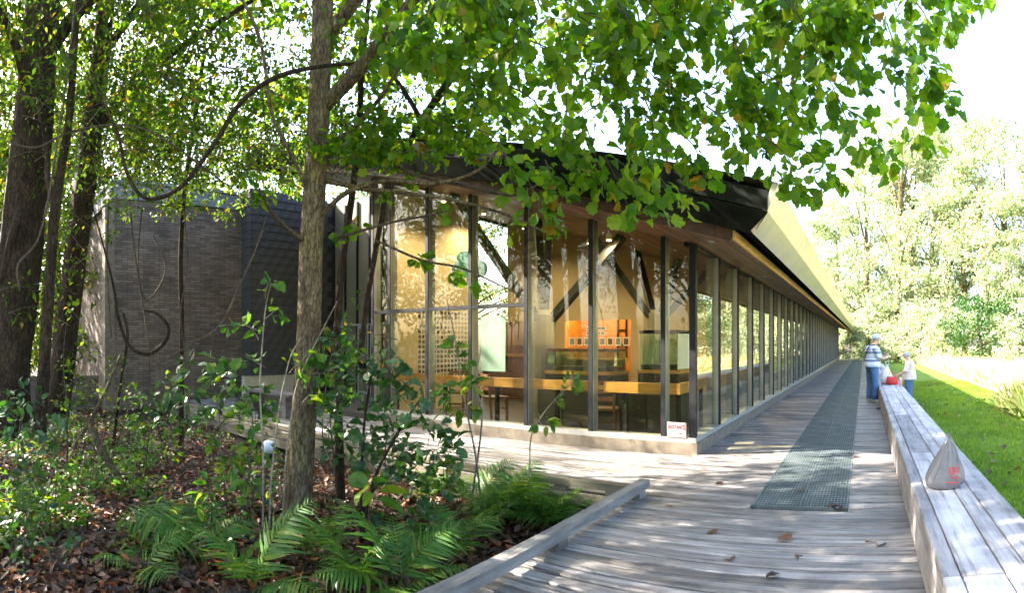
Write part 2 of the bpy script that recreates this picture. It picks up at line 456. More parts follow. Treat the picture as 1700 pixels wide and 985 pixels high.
def mat_lawn(name, a, b, c):
    m, nt, out = nodes(name)
    v = coords(nt)
    n = noise(nt, v, 1.2, 6, 0.7); n2 = noise(nt, v, 55.0, 4, 0.7)
    col = ramp(nt, n, [(0.3, a), (0.55, b), (0.75, c)])
    col = mixc(nt, 0.8, col, ramp(nt, n2, [(0.35, (0.55, 0.6, 0.5)), (0.65, (1.35, 1.3, 1.2))]), 'MULTIPLY')
    principled(nt, out, col, 0.9, 0, bump(nt, n2, 0.8, 0.03), 0.2)
    return m
M['lawn'] = mat_lawn('lawn_turf', (0.07, 0.14, 0.02), (0.12, 0.21, 0.03), (0.20, 0.25, 0.05))
M['meadow'] = mat_lawn('meadow_turf', (0.38, 0.36, 0.18), (0.48, 0.44, 0.26), (0.56, 0.50, 0.32))
def axis(a, b, near, step, grow=1.25):
    """coordinates from a to b, fine close to near"""
    out = [near]; s = step; x = near
    while x < b: x += s; s *= grow; out.append(min(x, b))
    s = step; x = near
    while x > a: x -= s; s *= grow; out.insert(0, max(x, a))
    return out
tag(sheet('ground', axis(-400, 400, -5, 0.3), axis(-400, 400, 3, 0.3), ground_height, M['soil']), kind='structure')
LAWN_X = 4.6
tag(sheet('lawn', [0.8 + k * 0.38 for k in range(11)], [-8 + k * 1.0 for k in range(70)], lambda x, y: GZ + 0.06 + 0.015 * math.sin(2 * x + y), M['lawn']), kind='structure')
tag(sheet('meadow', axis(LAWN_X - 0.05, 260, 5, 0.6), axis(-200, 300, 15, 1.0), lambda x, y: GZ + 0.064 + 0.012 * math.sin(2 * x + y) + 0.02 * min(1, (x - LAWN_X)), M['meadow']), kind='structure')

# ================================================================== boardwalk
walk = empty('boardwalk', (0, 0, 0)); tag(walk, kind='structure')
PW = 0.146
def plank_mesh(name, x0, x1, w, t, mat, ch=0.010):
    """a plank along x, its top at z = 0, centred on y = 0, edges eased"""
    h = w / 2
    prof = [(-h, -t), (h, -t), (h, -ch), (h - ch, 0), (-h + ch, 0), (-h, -ch)]
    V = [(x, y, z) for x in (x0, x1) for y, z in prof]
    Fc = [(5, 4, 3, 2, 1, 0), (6, 7, 8, 9, 10, 11)] + [(i, (i + 1) % 6, 6 + (i + 1) % 6, 6 + i) for i in range(6)]
    me = bpy.data.meshes.new(name); me.from_pydata(V, [], Fc); me.materials.append(mat); me.update()
    return me
GX0, GX1, GY0 = -1.03, -0.16, 5.22
BX0, BX1, BZ = 0.36, 0.98, 0.42
spans = {'long': (-2.21, 0.47), 'left': (WX - 0.02, GX0 - 0.012), 'right': (GX1 + 0.012, 0.47), 'front': (-14.0, GX0 - 0.012), 'frontw': (-14.0, 0.47)}
PM = {}
for k, (a, b) in spans.items():
    for w in (PW - 0.011, PW - 0.017, PW - 0.025):
        PM.setdefault(k, []).append(plank_mesh('plank', a, b, w, 0.04, M['deck']))
far = MB()
y = 0.2; n_pl = 0
while y < YEND + 4:
    if y < 5.02:
        keys = ['long']
    elif y < GY0 - 0.06:
        keys = ['frontw']
    elif y < WY - 0.08:
        keys = ['front', 'right']
    else:
        keys = ['left', 'right']
    for k in keys:
        kk = k
        if k == 'leftlong':
            kk = 'leftl'
            if kk not in PM: PM[kk] = [plank_mesh('plank', -2.42, GX0 - 0.012, PW - g, 0.04, M['deck']) for g in (0.006, 0.010, 0.014)]
        if y < 17.0:
            o = put('plank', rnd.choice(PM[kk]), walk, (0, y, rnd.uniform(-0.007, 0.003)))
            o.rotation_euler = (rnd.uniform(-0.035, 0.035), rnd.uniform(-0.0006, 0.0006), rnd.uniform(-0.0012, 0.0012))
        else:
            a, b = spans[kk]
            z = rnd.uniform(-0.003, 0.002)
            far.box(a, b, y - PW/2 + 0.004, y + PW/2 - 0.004, -0.04 + z, z)
    y += PW
tag(far.build('far_planks', M['deck'], walk), kind='stuff')
# joists and skirt below the planks
j = MB()
for x in (-2.1, -1.7, -1.12, -0.08, 0.3): j.box(x - 0.03, x + 0.03, 0.1, YEND + 4, -0.24, -0.045)
j.box(-14, -2.14, 5.10, 5.14, -0.24, -0.045); j.box(-14, -2.42, 7.1, 7.16, -0.24, -0.045)
j.build('joists', M['raily'], walk)

# ------------------------------------------------------------------ floor grating
def mat_grate():
    m, nt, out = nodes('grey_green_grating')
    v = coords(nt, (1, 1, 1), None, 'Generated'); v = coords(nt)
    n = noise(nt, v, 2.5, 5)
    c = ramp(nt, n, [(0.3, (0.07, 0.095, 0.082)), (0.5, (0.11, 0.135, 0.135)), (0.75, (0.18, 0.205, 0.22))])
    principled(nt, out, c, 0.55, 0.2, bump(nt, n, 0.2, 0.004))
    return m
M['grate'] = mat_grate()
grating = empty('floor_grating', ((GX0 + GX1) / 2, GY0, 0), 'long grey-green mesh grating let into the boardwalk planks', 'grating')
PL = 3.04; CELL = 0.070
gb = MB()
wG = GX1 - GX0
for half in (0, 1):
    xa = -wG/2 + half * (wG/2) + 0.004; xb = xa + wG/2 - 0.008
    for i in range(15):
        x = xa + (xb - xa) * i / 14
        gb.box(x - 0.0042, x + 0.0042, 0.004, PL - 0.004, -0.032, -0.001)
    k = int(PL / CELL)
    for i in range(k + 1):
        yy = 0.01 + (PL - 0.02) * i / k
        gb.box(xa, xb, yy - 0.011, yy + 0.011, -0.018, -0.0004)
gm = gb.mesh('grating_panel', M['grate'])
yy = GY0
while yy < YEND + 3:
    put('grating_panel', gm, grating, ((GX0 + GX1) / 2, yy, 0)); yy += PL
e = MB()
for x in (GX0 - 0.004, GX1 + 0.004): e.box(x - 0.004, x + 0.004, GY0, YEND + 4, -0.045, 0.001)
e.box(GX0, GX1, GY0 - 0.008, GY0, -0.045, 0.001)
e.build('edge_frame', M['grate'], grating)

# ------------------------------------------------------------------ timber bench along the right edge
bench = empty('timber_bench', (BX0, 0.3, 0), 'long bleached timber bench of wide boards between boardwalk and lawn', 'bench')
def board_y(name, w, L, t, mat, ch=0.008):
    h = w / 2
    prof = [(-h, -t), (-h, -ch), (-h + ch, 0), (h - ch, 0), (h, -ch), (h, -t)]
    V = [(x, yv, z) for yv in (0, L) for x, z in prof]
    Fc = [(0, 1, 2, 3, 4, 5), (11, 10, 9, 8, 7, 6)] + [((i + 1) % 6, i, 6 + i, 6 + (i + 1) % 6) for i in range(6)]
    me = bpy.data.meshes.new(name); me.from_pydata(V, [], Fc); me.materials.append(mat); me.update()
    return me
lanes = [(BX0 + 0.045, 0.088), (BX0 + 0.195, 0.20), (BX0 + 0.36, 0.115), (BX0 + 0.515, 0.185)]
bm_cache = {}
for li, (x, w) in enumerate(lanes):
    yv = 0.3 - rnd.uniform(0, 2.0)
    L = [3.66, 3.0, 4.2, 2.44][li]
    while yv < YEND - 20:
        key = (li, L)
        if key not in bm_cache: bm_cache[key] = board_y('board', w, L - 0.008, 0.05, M['bench'])
        o = put('board', bm_cache[key], bench, (x, yv, BZ + rnd.uniform(-0.004, 0.004)))
        o.rotation_euler = (0, rnd.uniform(-0.01, 0.01), 0)
        yv += L
sd = MB(); sd.box(BX0 + 0.004, BX0 + 0.046, 0.3, 30, 0.03, BZ - 0.056); sd.build('side_board', M['bench'], bench)
sd = MB(); sd.box(BX1 - 0.05, BX1 - 0.008, 0.3, 30, 0.12, BZ - 0.056); sd.build('side_board', M['bench'], bench)
for k in range(14):
    p = MB(); yv = 1.2 + k * 2.1; p.box(0.62, 0.76, yv, yv + 0.14, GZ - 0.1, BZ - 0.054); p.build('post', M['bench'], bench)

# ------------------------------------------------------------------ low kerb rails round the planting bed
def kerb_rail(name, a, b, w, h, zt, mat, label, low=False):
    a = Vector(a); b = Vector(b)
    root = empty(name, a, label, 'kerb rail')
    c = MB(); c.bar((a.x, a.y, zt - h / 2), (b.x, b.y, zt - h / 2), w, h); o = c.build('cap', mat, root)
    L = (b - a).length; n = max(2, int(L / 1.25)); t = (b - a).normalized()
    for k in range(n + 1):
        p = a + t * (0.16 + (L - 0.32) * k / n)
        q = MB(); q.bar((p.x - t.x * 0.07, p.y - t.y * 0.07, (zt - h) / 2 + 0.0), (p.x + t.x * 0.07, p.y + t.y * 0.07, (zt - h) / 2), w * 0.8, zt - h - 0.002); q.build('spacer_block', mat, root)
    if low:
        q = MB(); off = Vector((0, -0.03, 0)); q.bar(a + off + Vector((0, 0, -0.06)), b + off + Vector((0, 0, -0.06)), 0.05, 0.11); q.build('lower_beam', mat, root)
        q = MB(); q.bar(a + off + Vector((0, -0.02, -0.22)), b + off + Vector((0, -0.02, -0.22)), 0.05, 0.12); q.build('lower_beam', mat, root)
    return root
kerb_rail('kerb_rail', (-2.14, 0.4, 0), (-2.14, 5.30, 0), 0.105, 0.08, 0.145, M['raily'], 'grey timber kerb rail running toward the camera beside the ferns')
kerb_rail('kerb_rail', (-2.22, 5.08, 0), (-3.72, 5.08, 0), 0.11, 0.07, 0.125, M['railx'], 'short kerb rail coloured a sunlit yellow, meeting the grey rail at the bed corner', True)
kerb_rail('kerb_rail', (-3.76, 5.14, 0), (-13.5, 5.14, 0), 0.10, 0.06, 0.09, M['railx'], 'long low kerb rail running left in front of the glass wall', True)
# ================================================================== the glass pavilion
H = empty('glass_pavilion', (WX, WY, 0), 'long low pavilion with glass walls under a sloping dark-edged roof', 'building')
def hp(mb, name, mats, parent=None, **k): return mb.build(name, mats, parent or H, **k)
XL = -8.62                               # left end of the front glass
X_BRK, X_SH = -14.55, -14.0              # brick wall and shingled wall faces
Y_SH0, Y_DOOR = 7.6, 10.5
FZ = 0.05
# kerb and sill
b = MB(); b.box(XL, WX + 0.03, WY - 0.03, WY + 0.22, -0.3, 0.155); b.box(WX - 0.22, WX + 0.031, WY + 0.221, YEND, -0.3, 0.154); hp(b, 'concrete_kerb', M['concrete'])
b = MB(); b.box(XL, WX + 0.012, WY - 0.012, WY + 0.2, 0.156, 0.222); b.box(WX - 0.2, WX + 0.011, WY + 0.201, YEND, 0.157, 0.221); hp(b, 'sill', M['sill'])
# mullions: front
front_x = [-8.08, -7.08, -6.08, -4.96, -3.83, -2.71]
def mullion(x, y, axis_, z0, z1a, z1b, w=0.055, d=0.2):
    """a deep bronze fin, coloured as if lit, with a black outer edge; z1a at the outer face, z1b at the inner"""
    m = MB()
    if axis_ == 'x':   # on the front wall, depth along +y
        m.box(x - w/2, x + w/2, y + 0.022, y + d, z0, z1a); e_ = MB(); e_.box(x - w/2 - 0.004, x + w/2 + 0.004, y, y + 0.021, z0, z1a)
    else:
        m.box(x - d, x - 0.022, y - w/2, y + w/2, z0, z1a); e_ = MB(); e_.box(x - 0.021, x, y - w/2 - 0.004, y + w/2 + 0.004, z0, z1a)
    o = hp(m, 'mullion', M['frame']); e_.build('outer_edge', M['edge'], o)
    return o
for x in front_x: mullion(x, WY, 'x', 0.223, zs(x) - 0.015, 0)
mullion(XL + 0.05, WY, 'x', 0.223, zs(XL) - 0.015, 0)
# corner post
m = MB(); m.box(WX - 0.09, WX, WY, WY + 0.09, 0.223, ZS0 - 0.004); hp(m, 'corner_post', M['edge'])
side_y = []
y = WY + 1.34
while y < YEND: side_y.append(y); y += 1.335
for y in side_y: mullion(WX, y, 'y', 0.222, ZS0 - 0.004, 0, 0.07, 0.22)
mullion(WX, YEND - 0.05, 'y', 0.222, ZS0 - 0.004, 0, 0.07, 0.22)
# panes and transoms
TZ = 2.10
ed = [XL + 0.09] + front_x + [WX - 0.10]
gy = WY + 0.06
for i in range(len(ed) - 1):
    a, c = ed[i] + 0.03, ed[i + 1] - 0.03
    za, zc = zs(a) - 0.02, zs(c) - 0.02
    def pane(z0a, z0c, z1a, z1c):
        p = MB(); t = 0.008
        V = [(a, gy, z0a), (c, gy, z0c), (c, gy, z1c), (a, gy, z1a), (a, gy + t, z0a), (c, gy + t, z0c), (c, gy + t, z1c), (a, gy + t, z1a)]
        p.v = V; p.f = [(0,1,2,3),(7,6,5,4),(0,4,5,1),(1,5,6,2),(2,6,7,3),(3,7,4,0)]; p.m = [0]*6
        hp(p, 'window_pane', M['glass'])
    if i <= 3:
        t = MB(); t.box(a - 0.004, c + 0.004, WY + 0.03, WY + 0.17, TZ - 0.025, TZ + 0.03); o = hp(t, 'transom', M['frame'])
        t = MB(); t.box(a - 0.004, c + 0.004, WY + 0.004, WY + 0.029, TZ - 0.028, TZ + 0.033); t.build('outer_edge', M['edge'], o)
        pane(0.23, 0.23, TZ - 0.03, TZ - 0.03); pane(TZ + 0.035, TZ + 0.035, za, zc)
    else:
        pane(0.23, 0.23, za, zc)
ed = [WY + 0.10] + side_y + [YEND - 0.1]
for i in range(len(ed) - 1):
    p = MB(); p.box(WX - 0.068, WX - 0.06, ed[i] + 0.03, ed[i + 1] - 0.03, 0.23, ZS0 - 0.01); hp(p, 'window_pane', M['glass'])
b = MB(); b.box(WX - 0.2, WX - 0.02, WY + 0.1, YEND, ZS0 - 0.003, ZS0 + 0.05); hp(b, 'head_channel', M['edge'])

# ---------------------------------------------------------------- roof: wood soffit and ceiling, fascia, eave panels
roof = empty('roof', (WX, WY, ZS0)); roof.parent = H; roof.location = (0, 0, ZS0)
XS, XR = -1.35, -12.6
def slab_quad(mb, x0, x1, ya0, ya1, yb0, yb1, off0, off1):
    """a sloping slab between x0 and x1 (its y range may differ at the two ends), from zs+off0 up to zs+off1"""
    P = [(x0, ya0), (x1, yb0), (x1, yb1), (x0, ya1)]
    i = len(mb.v)
    mb.v += [(x, y, zs(x) + off0) for x, y in P] + [(x, y, zs(x) + off1) for x, y in P]
    for q in ((0,3,2,1),(4,5,6,7),(0,1,5,4),(1,2,6,5),(2,3,7,6),(3,0,4,7)):
        mb.f.append(tuple(i + k for k in q)); mb.m.append(0)
nb = 68                                   # soffit boards run along the building
bw = (XS - XR) / nb
for k in range(nb):
    x0 = XS - bw * (k + 1) + 0.004; x1 = XS - bw * k - 0.002
    s = MB(); slab_quad(s, x0, x1, yf(x0) + 0.42, YEND + 2, yf(x1) + 0.42, YEND + 2, rnd.uniform(0, 0.003), 0.05)
    s.build('soffit_board', M['soffit'], roof)
s = MB(); slab_quad(s, XR, XS - 0.01, yf(XR) + 0.44, YEND + 2, yf(XS) + 0.44, YEND + 2, 0.052, 0.09); s.build('soffit_backing', M['ink'], roof)
g = MB(); g.bar((XS + 0.014, yf(XS) + 0.40, zs(XS) + 0.045), (XS + 0.014, YEND + 2, zs(XS) + 0.045), 0.026, 0.10); g.build('edge_batten', M['batten'], roof)
g = MB(); g.bar((XS - 0.01, yf(XS) + 0.405, zs(XS) + 0.05), (XR, yf(XR) + 0.405, zs(XR) + 0.05), 0.026, 0.13); g.build('front_batten', M['soffit'], roof)
# roof body above
s = MB(); slab_quad(s, XR, -1.10, yf(XR) + 0.2, YEND + 2.2, yf(-1.1) + 0.2, YEND + 2.2, 0.15, 0.30); s.build('roof_deck', M['fascia'], roof)
# dark front fascia: chamfered lower band and upright upper band, in sheets
nfa = 9
for k in range(nfa):
    xa = -0.9 + (XR + 0.9) * k / nfa; xb = -0.9 + (XR + 0.9) * (k + 1) / nfa
    def band(o0, o1, dy0, dy1, dx0=0.0):
        q = MB()
        xs0 = xa - (dx0 if k == 0 else 0)
        q.face([(xs0 - 0.003, yf(xs0) + dy0, zs(xs0) + o0), (xa - 0.003, yf(xa) + dy1, zs(xa) + o1), (xb + 0.003, yf(xb) + dy1, zs(xb) + o1), (xb + 0.003, yf(xb) + dy0, zs(xb) + o0)])
        q.face([(xs0 - 0.003, yf(xs0) + dy0 + 0.02, zs(xs0) + o0), (xb + 0.003, yf(xb) + dy0 + 0.02, zs(xb) + o0), (xb + 0.003, yf(xb) + dy1 + 0.02, zs(xb) + o1), (xa - 0.003, yf(xa) + dy1 + 0.02, zs(xa) + o1)])
        i = len(q.v)
        q.f += [(0, 3, 5, 4), (3, 2, 6, 5), (2, 1, 7, 6), (1, 0, 4, 7)]; q.m += [0] * 4
        q.build('fascia_sheet', M['fascia'], roof)
    band(0.08, 0.302, 0.18, 0.0, 0.18)
    band(0.31, 0.50, -0.004, 0.0)
# metal eave along the long side, coloured with the field's reflection, panel by panel
ny = 38
for k in range(ny):
    ya = 5.29 + (YEND + 2.2 - 5.29) * k / ny + 0.004; yb = 5.29 + (YEND + 2.2 - 5.29) * (k + 1) / ny - 0.004
    prof = [(-1.08, 2.57), (-0.905, 2.74), (-0.90, 2.752), (-0.80, 3.0), (-0.86, 3.0), (-0.95, 2.76), (-1.10, 2.60)]
    q = MB(); n_ = len(prof)
    y0a = ya + (0.18 if k == 0 else 0)
    q.v = [(x, (y0a if (k == 0 and z < 2.7) else ya), z) for x, z in prof] + [(x, yb, z) for x, z in prof]
    for i in range(n_): q.f.append((i, (i + 1) % n_, n_ + (i + 1) % n_, n_ + i)); q.m.append(0)
    q.f.append(tuple(range(n_))); q.f.append(tuple(reversed(range(n_, 2 * n_)))); q.m += [0, 0]
    q.build('eave_panel', M['eave'], roof)
    q = MB(); q.bar((-0.897, yb + 0.004, 2.765), (-0.797, yb + 0.004, 3.015), 0.012, 0.016, up=(0, 1, 0)); q.build('seam', M['eave'], roof)
s = MB(); s.face([(-0.8, 5.29, 3.0), (-0.8, YEND + 2.2, 3.0), (XR, YEND + 2.2, zs(XR) + 0.5), (XR, yf(XR), zs(XR) + 0.5)]); s.build('roof_covering', M['roofing'], roof)
s = MB(); s.box(XR - 0.1, XR + 0.02, yf(XR), YEND + 2, zs(XR) - 0.1, zs(XR) + 0.5); s.build('ridge_wall', M['fascia'], roof)
s = MB(); s.face([(-1.085, 5.5, 2.572), (XS + 0.02, 5.8, zs(XS) + 0.155), (XS + 0.02, YEND + 2, zs(XS) + 0.155), (-1.085, YEND + 2, 2.572)]); s.build('eave_underside', M['fascia'], roof)

# ---------------------------------------------------------------- interior shell
YB = 15.5
b = MB(); b.box(X_SH, WX - 0.21, WY + 0.22, YEND - 0.1, -0.2, FZ); hp(b, 'interior_floor', M['carpet'])
iw = MB()
def wall_y(mb, y, xa, xb, z0a, z0b, th=0.12):
    """a cross wall under the sloping ceiling"""
    i = len(mb.v)
    for yy in (y, y + th):
        mb.v += [(xa, yy, z0a), (xb, yy, z0b), (xb, yy, zs(xb) - 0.004), (xa, yy, zs(xa) - 0.004)]
    for q in ((0,1,2,3),(7,6,5,4),(0,4,5,1),(1,5,6,2),(2,6,7,3),(3,7,4,0)):
        mb.f.append(tuple(i + k for k in q)); mb.m.append(0)
wall_y(iw, YB, -10.15, -8.95, FZ, FZ); wall_y(iw, YB, -8.95, -6.7, 2.2, 2.2); wall_y(iw, YB, -6.7, -4.0, FZ, FZ)
wall_y(iw, YB, -11.15, -10.15, FZ, FZ)
hp(iw, 'interior_wall', M['beige'])
b = MB(); b.box(XL - 0.14, XL, WY + 0.7, Y_DOOR + 0.06, FZ, zs(XL) - 0.01); hp(b, 'interior_wall', M['beige'])
b = MB(); b.box(-12.62, -12.5, Y_DOOR + 0.21, YB, FZ, zs(-12.5)); hp(b, 'interior_wall', M['beige'])
b = MB(); b.box(-4.12, -4.0, YB + 0.12, YEND - 1, FZ, zs(-4.06)); hp(b, 'interior_wall', M['beige'])
b = MB(); b.box(-4.0, WX - 0.22, YEND - 0.2, YEND - 0.1, FZ, ZS0); hp(b, 'interior_wall', M['beige'])
# warm gallery behind the opening
b = MB(); b.box(-9.4, -6.2, YB + 2.4, YB + 2.5, FZ, 3.2); b.box(-9.5, -9.4, YB + 0.12, YB + 2.5, FZ, 3.2); b.box(-6.2, -6.1, YB + 0.12, YB + 2.5, FZ, 3.2); b.box(-9.4, -6.2, YB + 0.12, YB + 2.4, 3.0, 3.1); hp(b, 'gallery_wall', M['orange_wood'])
b = MB()
for x in (-8.2, -7.0):
    for dx in (0, 0.32): b.box(x + dx - 0.02, x + dx + 0.02, YB + 2.3, YB + 2.38, 1.0, 2.9)
    for z in (1.45, 1.95, 2.45): b.box(x, x + 0.32, YB + 2.31, YB + 2.37, z - 0.02, z + 0.02)
hp(b, 'gallery_ladder_frame', M['edge'])
# recessed entrance wall with doors, at the left
b = MB()
hp_x0, hp_x1 = X_SH, XL - 0.15
wz = 5.6
for k in range(9):
    x0 = hp_x0 + 0.05 + k * 0.56; x1 = x0 + 0.50
    p = MB(); p.box(x0, x1, Y_DOOR + 0.02, Y_DOOR + 0.05, 2.06, wz); hp(p, 'olive_panel', M['olive'])
    p = MB(); p.box(x1 + 0.002, x1 + 0.058, Y_DOOR - 0.03, Y_DOOR + 0.08, 0, wz); hp(p, 'mullion', M['edge'])
    if k not in (2, 3):
        p = MB(); p.box(x0, x1, Y_DOOR + 0.02, Y_DOOR + 0.05, 0.1, 2.0); hp(p, 'olive_panel', M['olive'])
p = MB(); p.box(hp_x0, hp_x1, Y_DOOR - 0.035, Y_DOOR + 0.06, 2.0, 2.058); hp(p, 'transom', M['frame'])
for k, tint in ((2, 'olive'), (3, 'aqua')):
    x0 = hp_x0 + 0.05 + k * 0.56; x1 = x0 + 0.50
    d = MB(); w_ = 0.055
    d.box(x0, x0 + w_, Y_DOOR - 0.02, Y_DOOR + 0.03, 0.02, 1.99); d.box(x1 - w_, x1, Y_DOOR - 0.02, Y_DOOR + 0.03, 0.02, 1.99)
    d.box(x0 + w_, x1 - w_, Y_DOOR - 0.02, Y_DOOR + 0.03, 1.93, 1.99); d.box(x0 + w_, x1 - w_, Y_DOOR - 0.02, Y_DOOR + 0.03, 0.02, 0.12)
    o = hp(d, 'door', M['sill'])
    q = MB(); q.box(x0 + w_, x1 - w_, Y_DOOR, Y_DOOR + 0.01, 0.12, 1.93); q.build('door_panel', M[tint], o)
    q = MB(); q.box(x0 + 0.02, x1 - 0.02, Y_DOOR - 0.06, Y_DOOR - 0.022, 0.78, 0.98); q.build('push_bar', M['edge'], o)
p = MB(); p.box(hp_x0, XL, Y_DOOR + 0.06, Y_DOOR + 0.2, 0, 5.7); hp(p, 'recess_wall', M['olive'])

# ---------------------------------------------------------------- shingled wall and brick wing
SH_H = 5.75
sw = MB(); sw.box(X_BRK - 0.1, X_SH - 0.03, Y_SH0 + 0.03, Y_DOOR + 0.3, GZ - 0.3, SH_H); o_sw = hp(sw, 'shingled_wall', M['ink'])
def shingle_mesh(w, h, ax):
    m = MB()
    t0, t1 = 0.004, 0.022
    # wedge: thick butt at the bottom
    if ax == 'x':   # faces +x, width along y
        m.v = [(0, 0, 0), (0, w, 0), (0, w, h), (0, 0, h), (t1, 0, 0), (t1, w, 0), (t0, w, h), (t0, 0, h)]
    else:           # faces -y, width along x
        m.v = [(0, 0, 0), (w, 0, 0), (w, 0, h), (0, 0, h), (0, -t1, 0), (w, -t1, 0), (w, -t0, h), (0, -t0, h)]
    m.f = [(0,3,2,1),(4,5,6,7),(0,1,5,4),(1,2,6,5),(2,3,7,6),(3,0,4,7)]; m.m = [0]*6
    return m.mesh('shingle', M['slate'])
RH, SWD = 0.225, 0.335
sm_full, sm_half = shingle_mesh(SWD - 0.006, RH + 0.03, 'x'), shingle_mesh(SWD / 2 - 0.006, RH + 0.03, 'x')
fm = shingle_mesh(0.27, RH + 0.03, 'y')
row = 0; z = 0.62
while z < SH_H - 0.1:
    yv = Y_SH0 - (SWD / 2 if row % 2 else 0) + 0.01
    if row % 2: put('shingle', sm_half, o_sw, (X_SH - 0.03, Y_SH0 + 0.01, z)); yv += SWD
    while yv < Y_DOOR - 0.25:
        put('shingle', sm_full, o_sw, (X_SH - 0.03 + rnd.uniform(-0.002, 0.003), yv, z + rnd.uniform(-0.006, 0.006))); yv += SWD
    for x in (X_BRK + 0.01, X_BRK + 0.28): put('shingle', fm, o_sw, (x, Y_SH0 + 0.03, z + rnd.uniform(-0.006, 0.006)))
    z += RH; row += 1
# cream cupboard doors at the foot of the shingles
cb = MB(); cb.box(X_SH - 0.03, X_SH + 0.12, Y_SH0 - 0.25, Y_DOOR - 0.6, 0.0, 0.60); o_c = hp(cb, 'cream_cupboard', M['cream'])
for k in range(16):
    q = MB(); y0 = Y_SH0 - 0.24 + k * 0.158; q.box(X_SH + 0.121, X_SH + 0.134, y0, y0 + 0.15, 0.03, 0.56); q.build('board', M['cream'], o_c)
q = MB(); q.box(X_SH - 0.03, X_SH + 0.17, Y_SH0 - 0.28, Y_DOOR - 0.55, 0.602, 0.64); q.build('cupboard_cap', M['slate'], o_c)
BK_H = 5.3
b = MB(); b.box(X_BRK - 0.3, X_BRK, 3.87, Y_SH0 + 0.02, GZ - 0.4, BK_H); hp(b, 'brick_wall', M['brick'])
b = MB(); b.box(X_BRK - 8.0, X_BRK - 0.3, 3.9, Y_SH0, GZ - 0.4, BK_H - 0.01); hp(b, 'brick_wing', M['brick'])
b = MB(); b.box(X_BRK - 8.0, X_BRK + 0.05, 3.80, Y_SH0 + 0.02, BK_H + 0.002, BK_H + 0.42); hp(b, 'parapet', M['coping'])
b = MB(); b.box(X_BRK - 8.0, X_BRK + 0.10, 3.76, Y_SH0 + 0.02, BK_H + 0.422, BK_H + 0.50); hp(b, 'coping', M['coping'])
b = MB(); b.box(X_BRK - 0.32, X_BRK + 0.004, 3.62, 3.868, GZ - 0.4, BK_H - 0.02); hp(b, 'lit_brick_end', M['concrete'])  # paler slab painting the light on the brick wall's end face
lw = empty('low_brick_wall', (X_BRK, 3.6, GZ), 'low grey brick wall running left behind the trees', 'wall')
b = MB(); b.box(X_BRK - 0.9, X_BRK - 0.65, -3.5, 3.60, GZ - 0.3, 0.55); b.build('brick_face', M['brick'], lw)
b = MB(); b.box(X_BRK - 0.95, X_BRK - 0.60, -3.52, 3.60, 0.552, 0.62); b.build('coping', M['concrete'], lw)

# ---------------------------------------------------------------- inside: columns with branching struts
def column(cx, cy, zb, tops, rad):
    o = MB(); o.lathe((cx, cy, FZ), [(rad * 1.25, 0), (rad * 1.2, 0.3), (rad, 0.5), (rad, zb - FZ - 0.35), (rad * 1.12, zb - FZ), (rad * 0.7, zb - FZ + 0.1)], 14)
    c = hp(o, 'branching_column', M['column'])
    for (x, y) in tops:
        s = MB(); d = Vector((x - cx, y - cy, 0)); d = d.normalized() * rad * 0.6 if d.length > 0 else d
        s.bar((cx + d.x, cy + d.y, zb - 0.12), (x, y, zs(x) - 0.01), 0.15, 0.15); s.build('strut', M['steel'], c)
column(-6.0, 9.6, 2.05, [(-4.23, 9.4), (-7.0, 7.95), (-6.55, 10.2), (-7.0, 11.4)], 0.22)
column(-4.9, 12.9, 2.2, [(-6.1, 11.9), (-5.8, 13.8), (-4.2, 12.5), (-3.8, 13.65)], 0.22)
column(-3.3, 24.0, 2.0, [(-3.9, 22.9), (-3.9, 25.1), (-2.7, 22.9), (-2.7, 25.1)], 0.18)
# honey rail inside the glass
rl = MB(); rl.box(-8.5, WX - 0.36, WY + 0.42, WY + 0.50, 0.76, 0.915); rl.box(WX - 0.44, WX - 0.36, WY + 0.501, YEND - 2, 0.761, 0.914); o_r = hp(rl, 'inner_rail', M['honey'])
for x in (-8.4, -7.1, -5.9, -4.7, -3.5, -2.66):
    q = MB(); q.box(x - 0.03, x + 0.03, WY + 0.50, WY + 0.56, FZ, 0.80); q.build('rail_post', M['edge'], o_r)
for k in range(14):
    q = MB(); yv = 9.2 + k * 2.7; q.box(WX - 0.50, WX - 0.442, yv, yv + 0.06, FZ, 0.80); q.build('rail_post', M['edge'], o_r)

# ceiling lamps: fixture and its own light
def spot(x, y, power, drop=0.16):
    z = zs(x)
    root = empty('ceiling_spotlight', (x, y, z)); root.parent = H; root.location = Vector((x, y, z)) - wloc(H)
    c = MB(); c.lathe((x, y, z - drop), [(0.05, 0), (0.06, 0.02), (0.05, 0.12), (0.02, 0.13), (0.015, drop - 0.002)], 12); c.build('lamp_housing', M['white'], root)
    q = MB(); q.lathe((x, y, z - drop - 0.006), [(0.042, 0), (0.045, 0.005)], 12); q.build('lamp_face', M['lamp'], root)
    L = bpy.data.lights.new('lamp_light', 'SPOT'); L.energy = power; L.color = (1.0, 0.80, 0.52); L.spot_size = R(150); L.spot_blend = 0.6; L.shadow_soft_size = 0.05
    lo = bpy.data.objects.new('lamp_light', L); COL.objects.link(lo); lo.parent = root; lo.location = (0, 0, -drop - 0.03)
m_, nt_, out_ = nodes('lit_lamp'); em = N(nt_, 'ShaderNodeEmission'); em.inputs[0].default_value = (1, 0.72, 0.36, 1); em.inputs[1].default_value = 5; nt_.links.new(em.outputs[0], out_.inputs[0]); M['lamp'] = m_
LP = 30
for (x, y) in ((-5.1, 10.9), (-8.0, 10.2), (-7.6, 8.4), (-6.9, 13.2), (-4.4, 9.2), (-10.8, 12.6), (-3.4, 14.0), (-9.2, 13.6)): spot(x, y, LP)
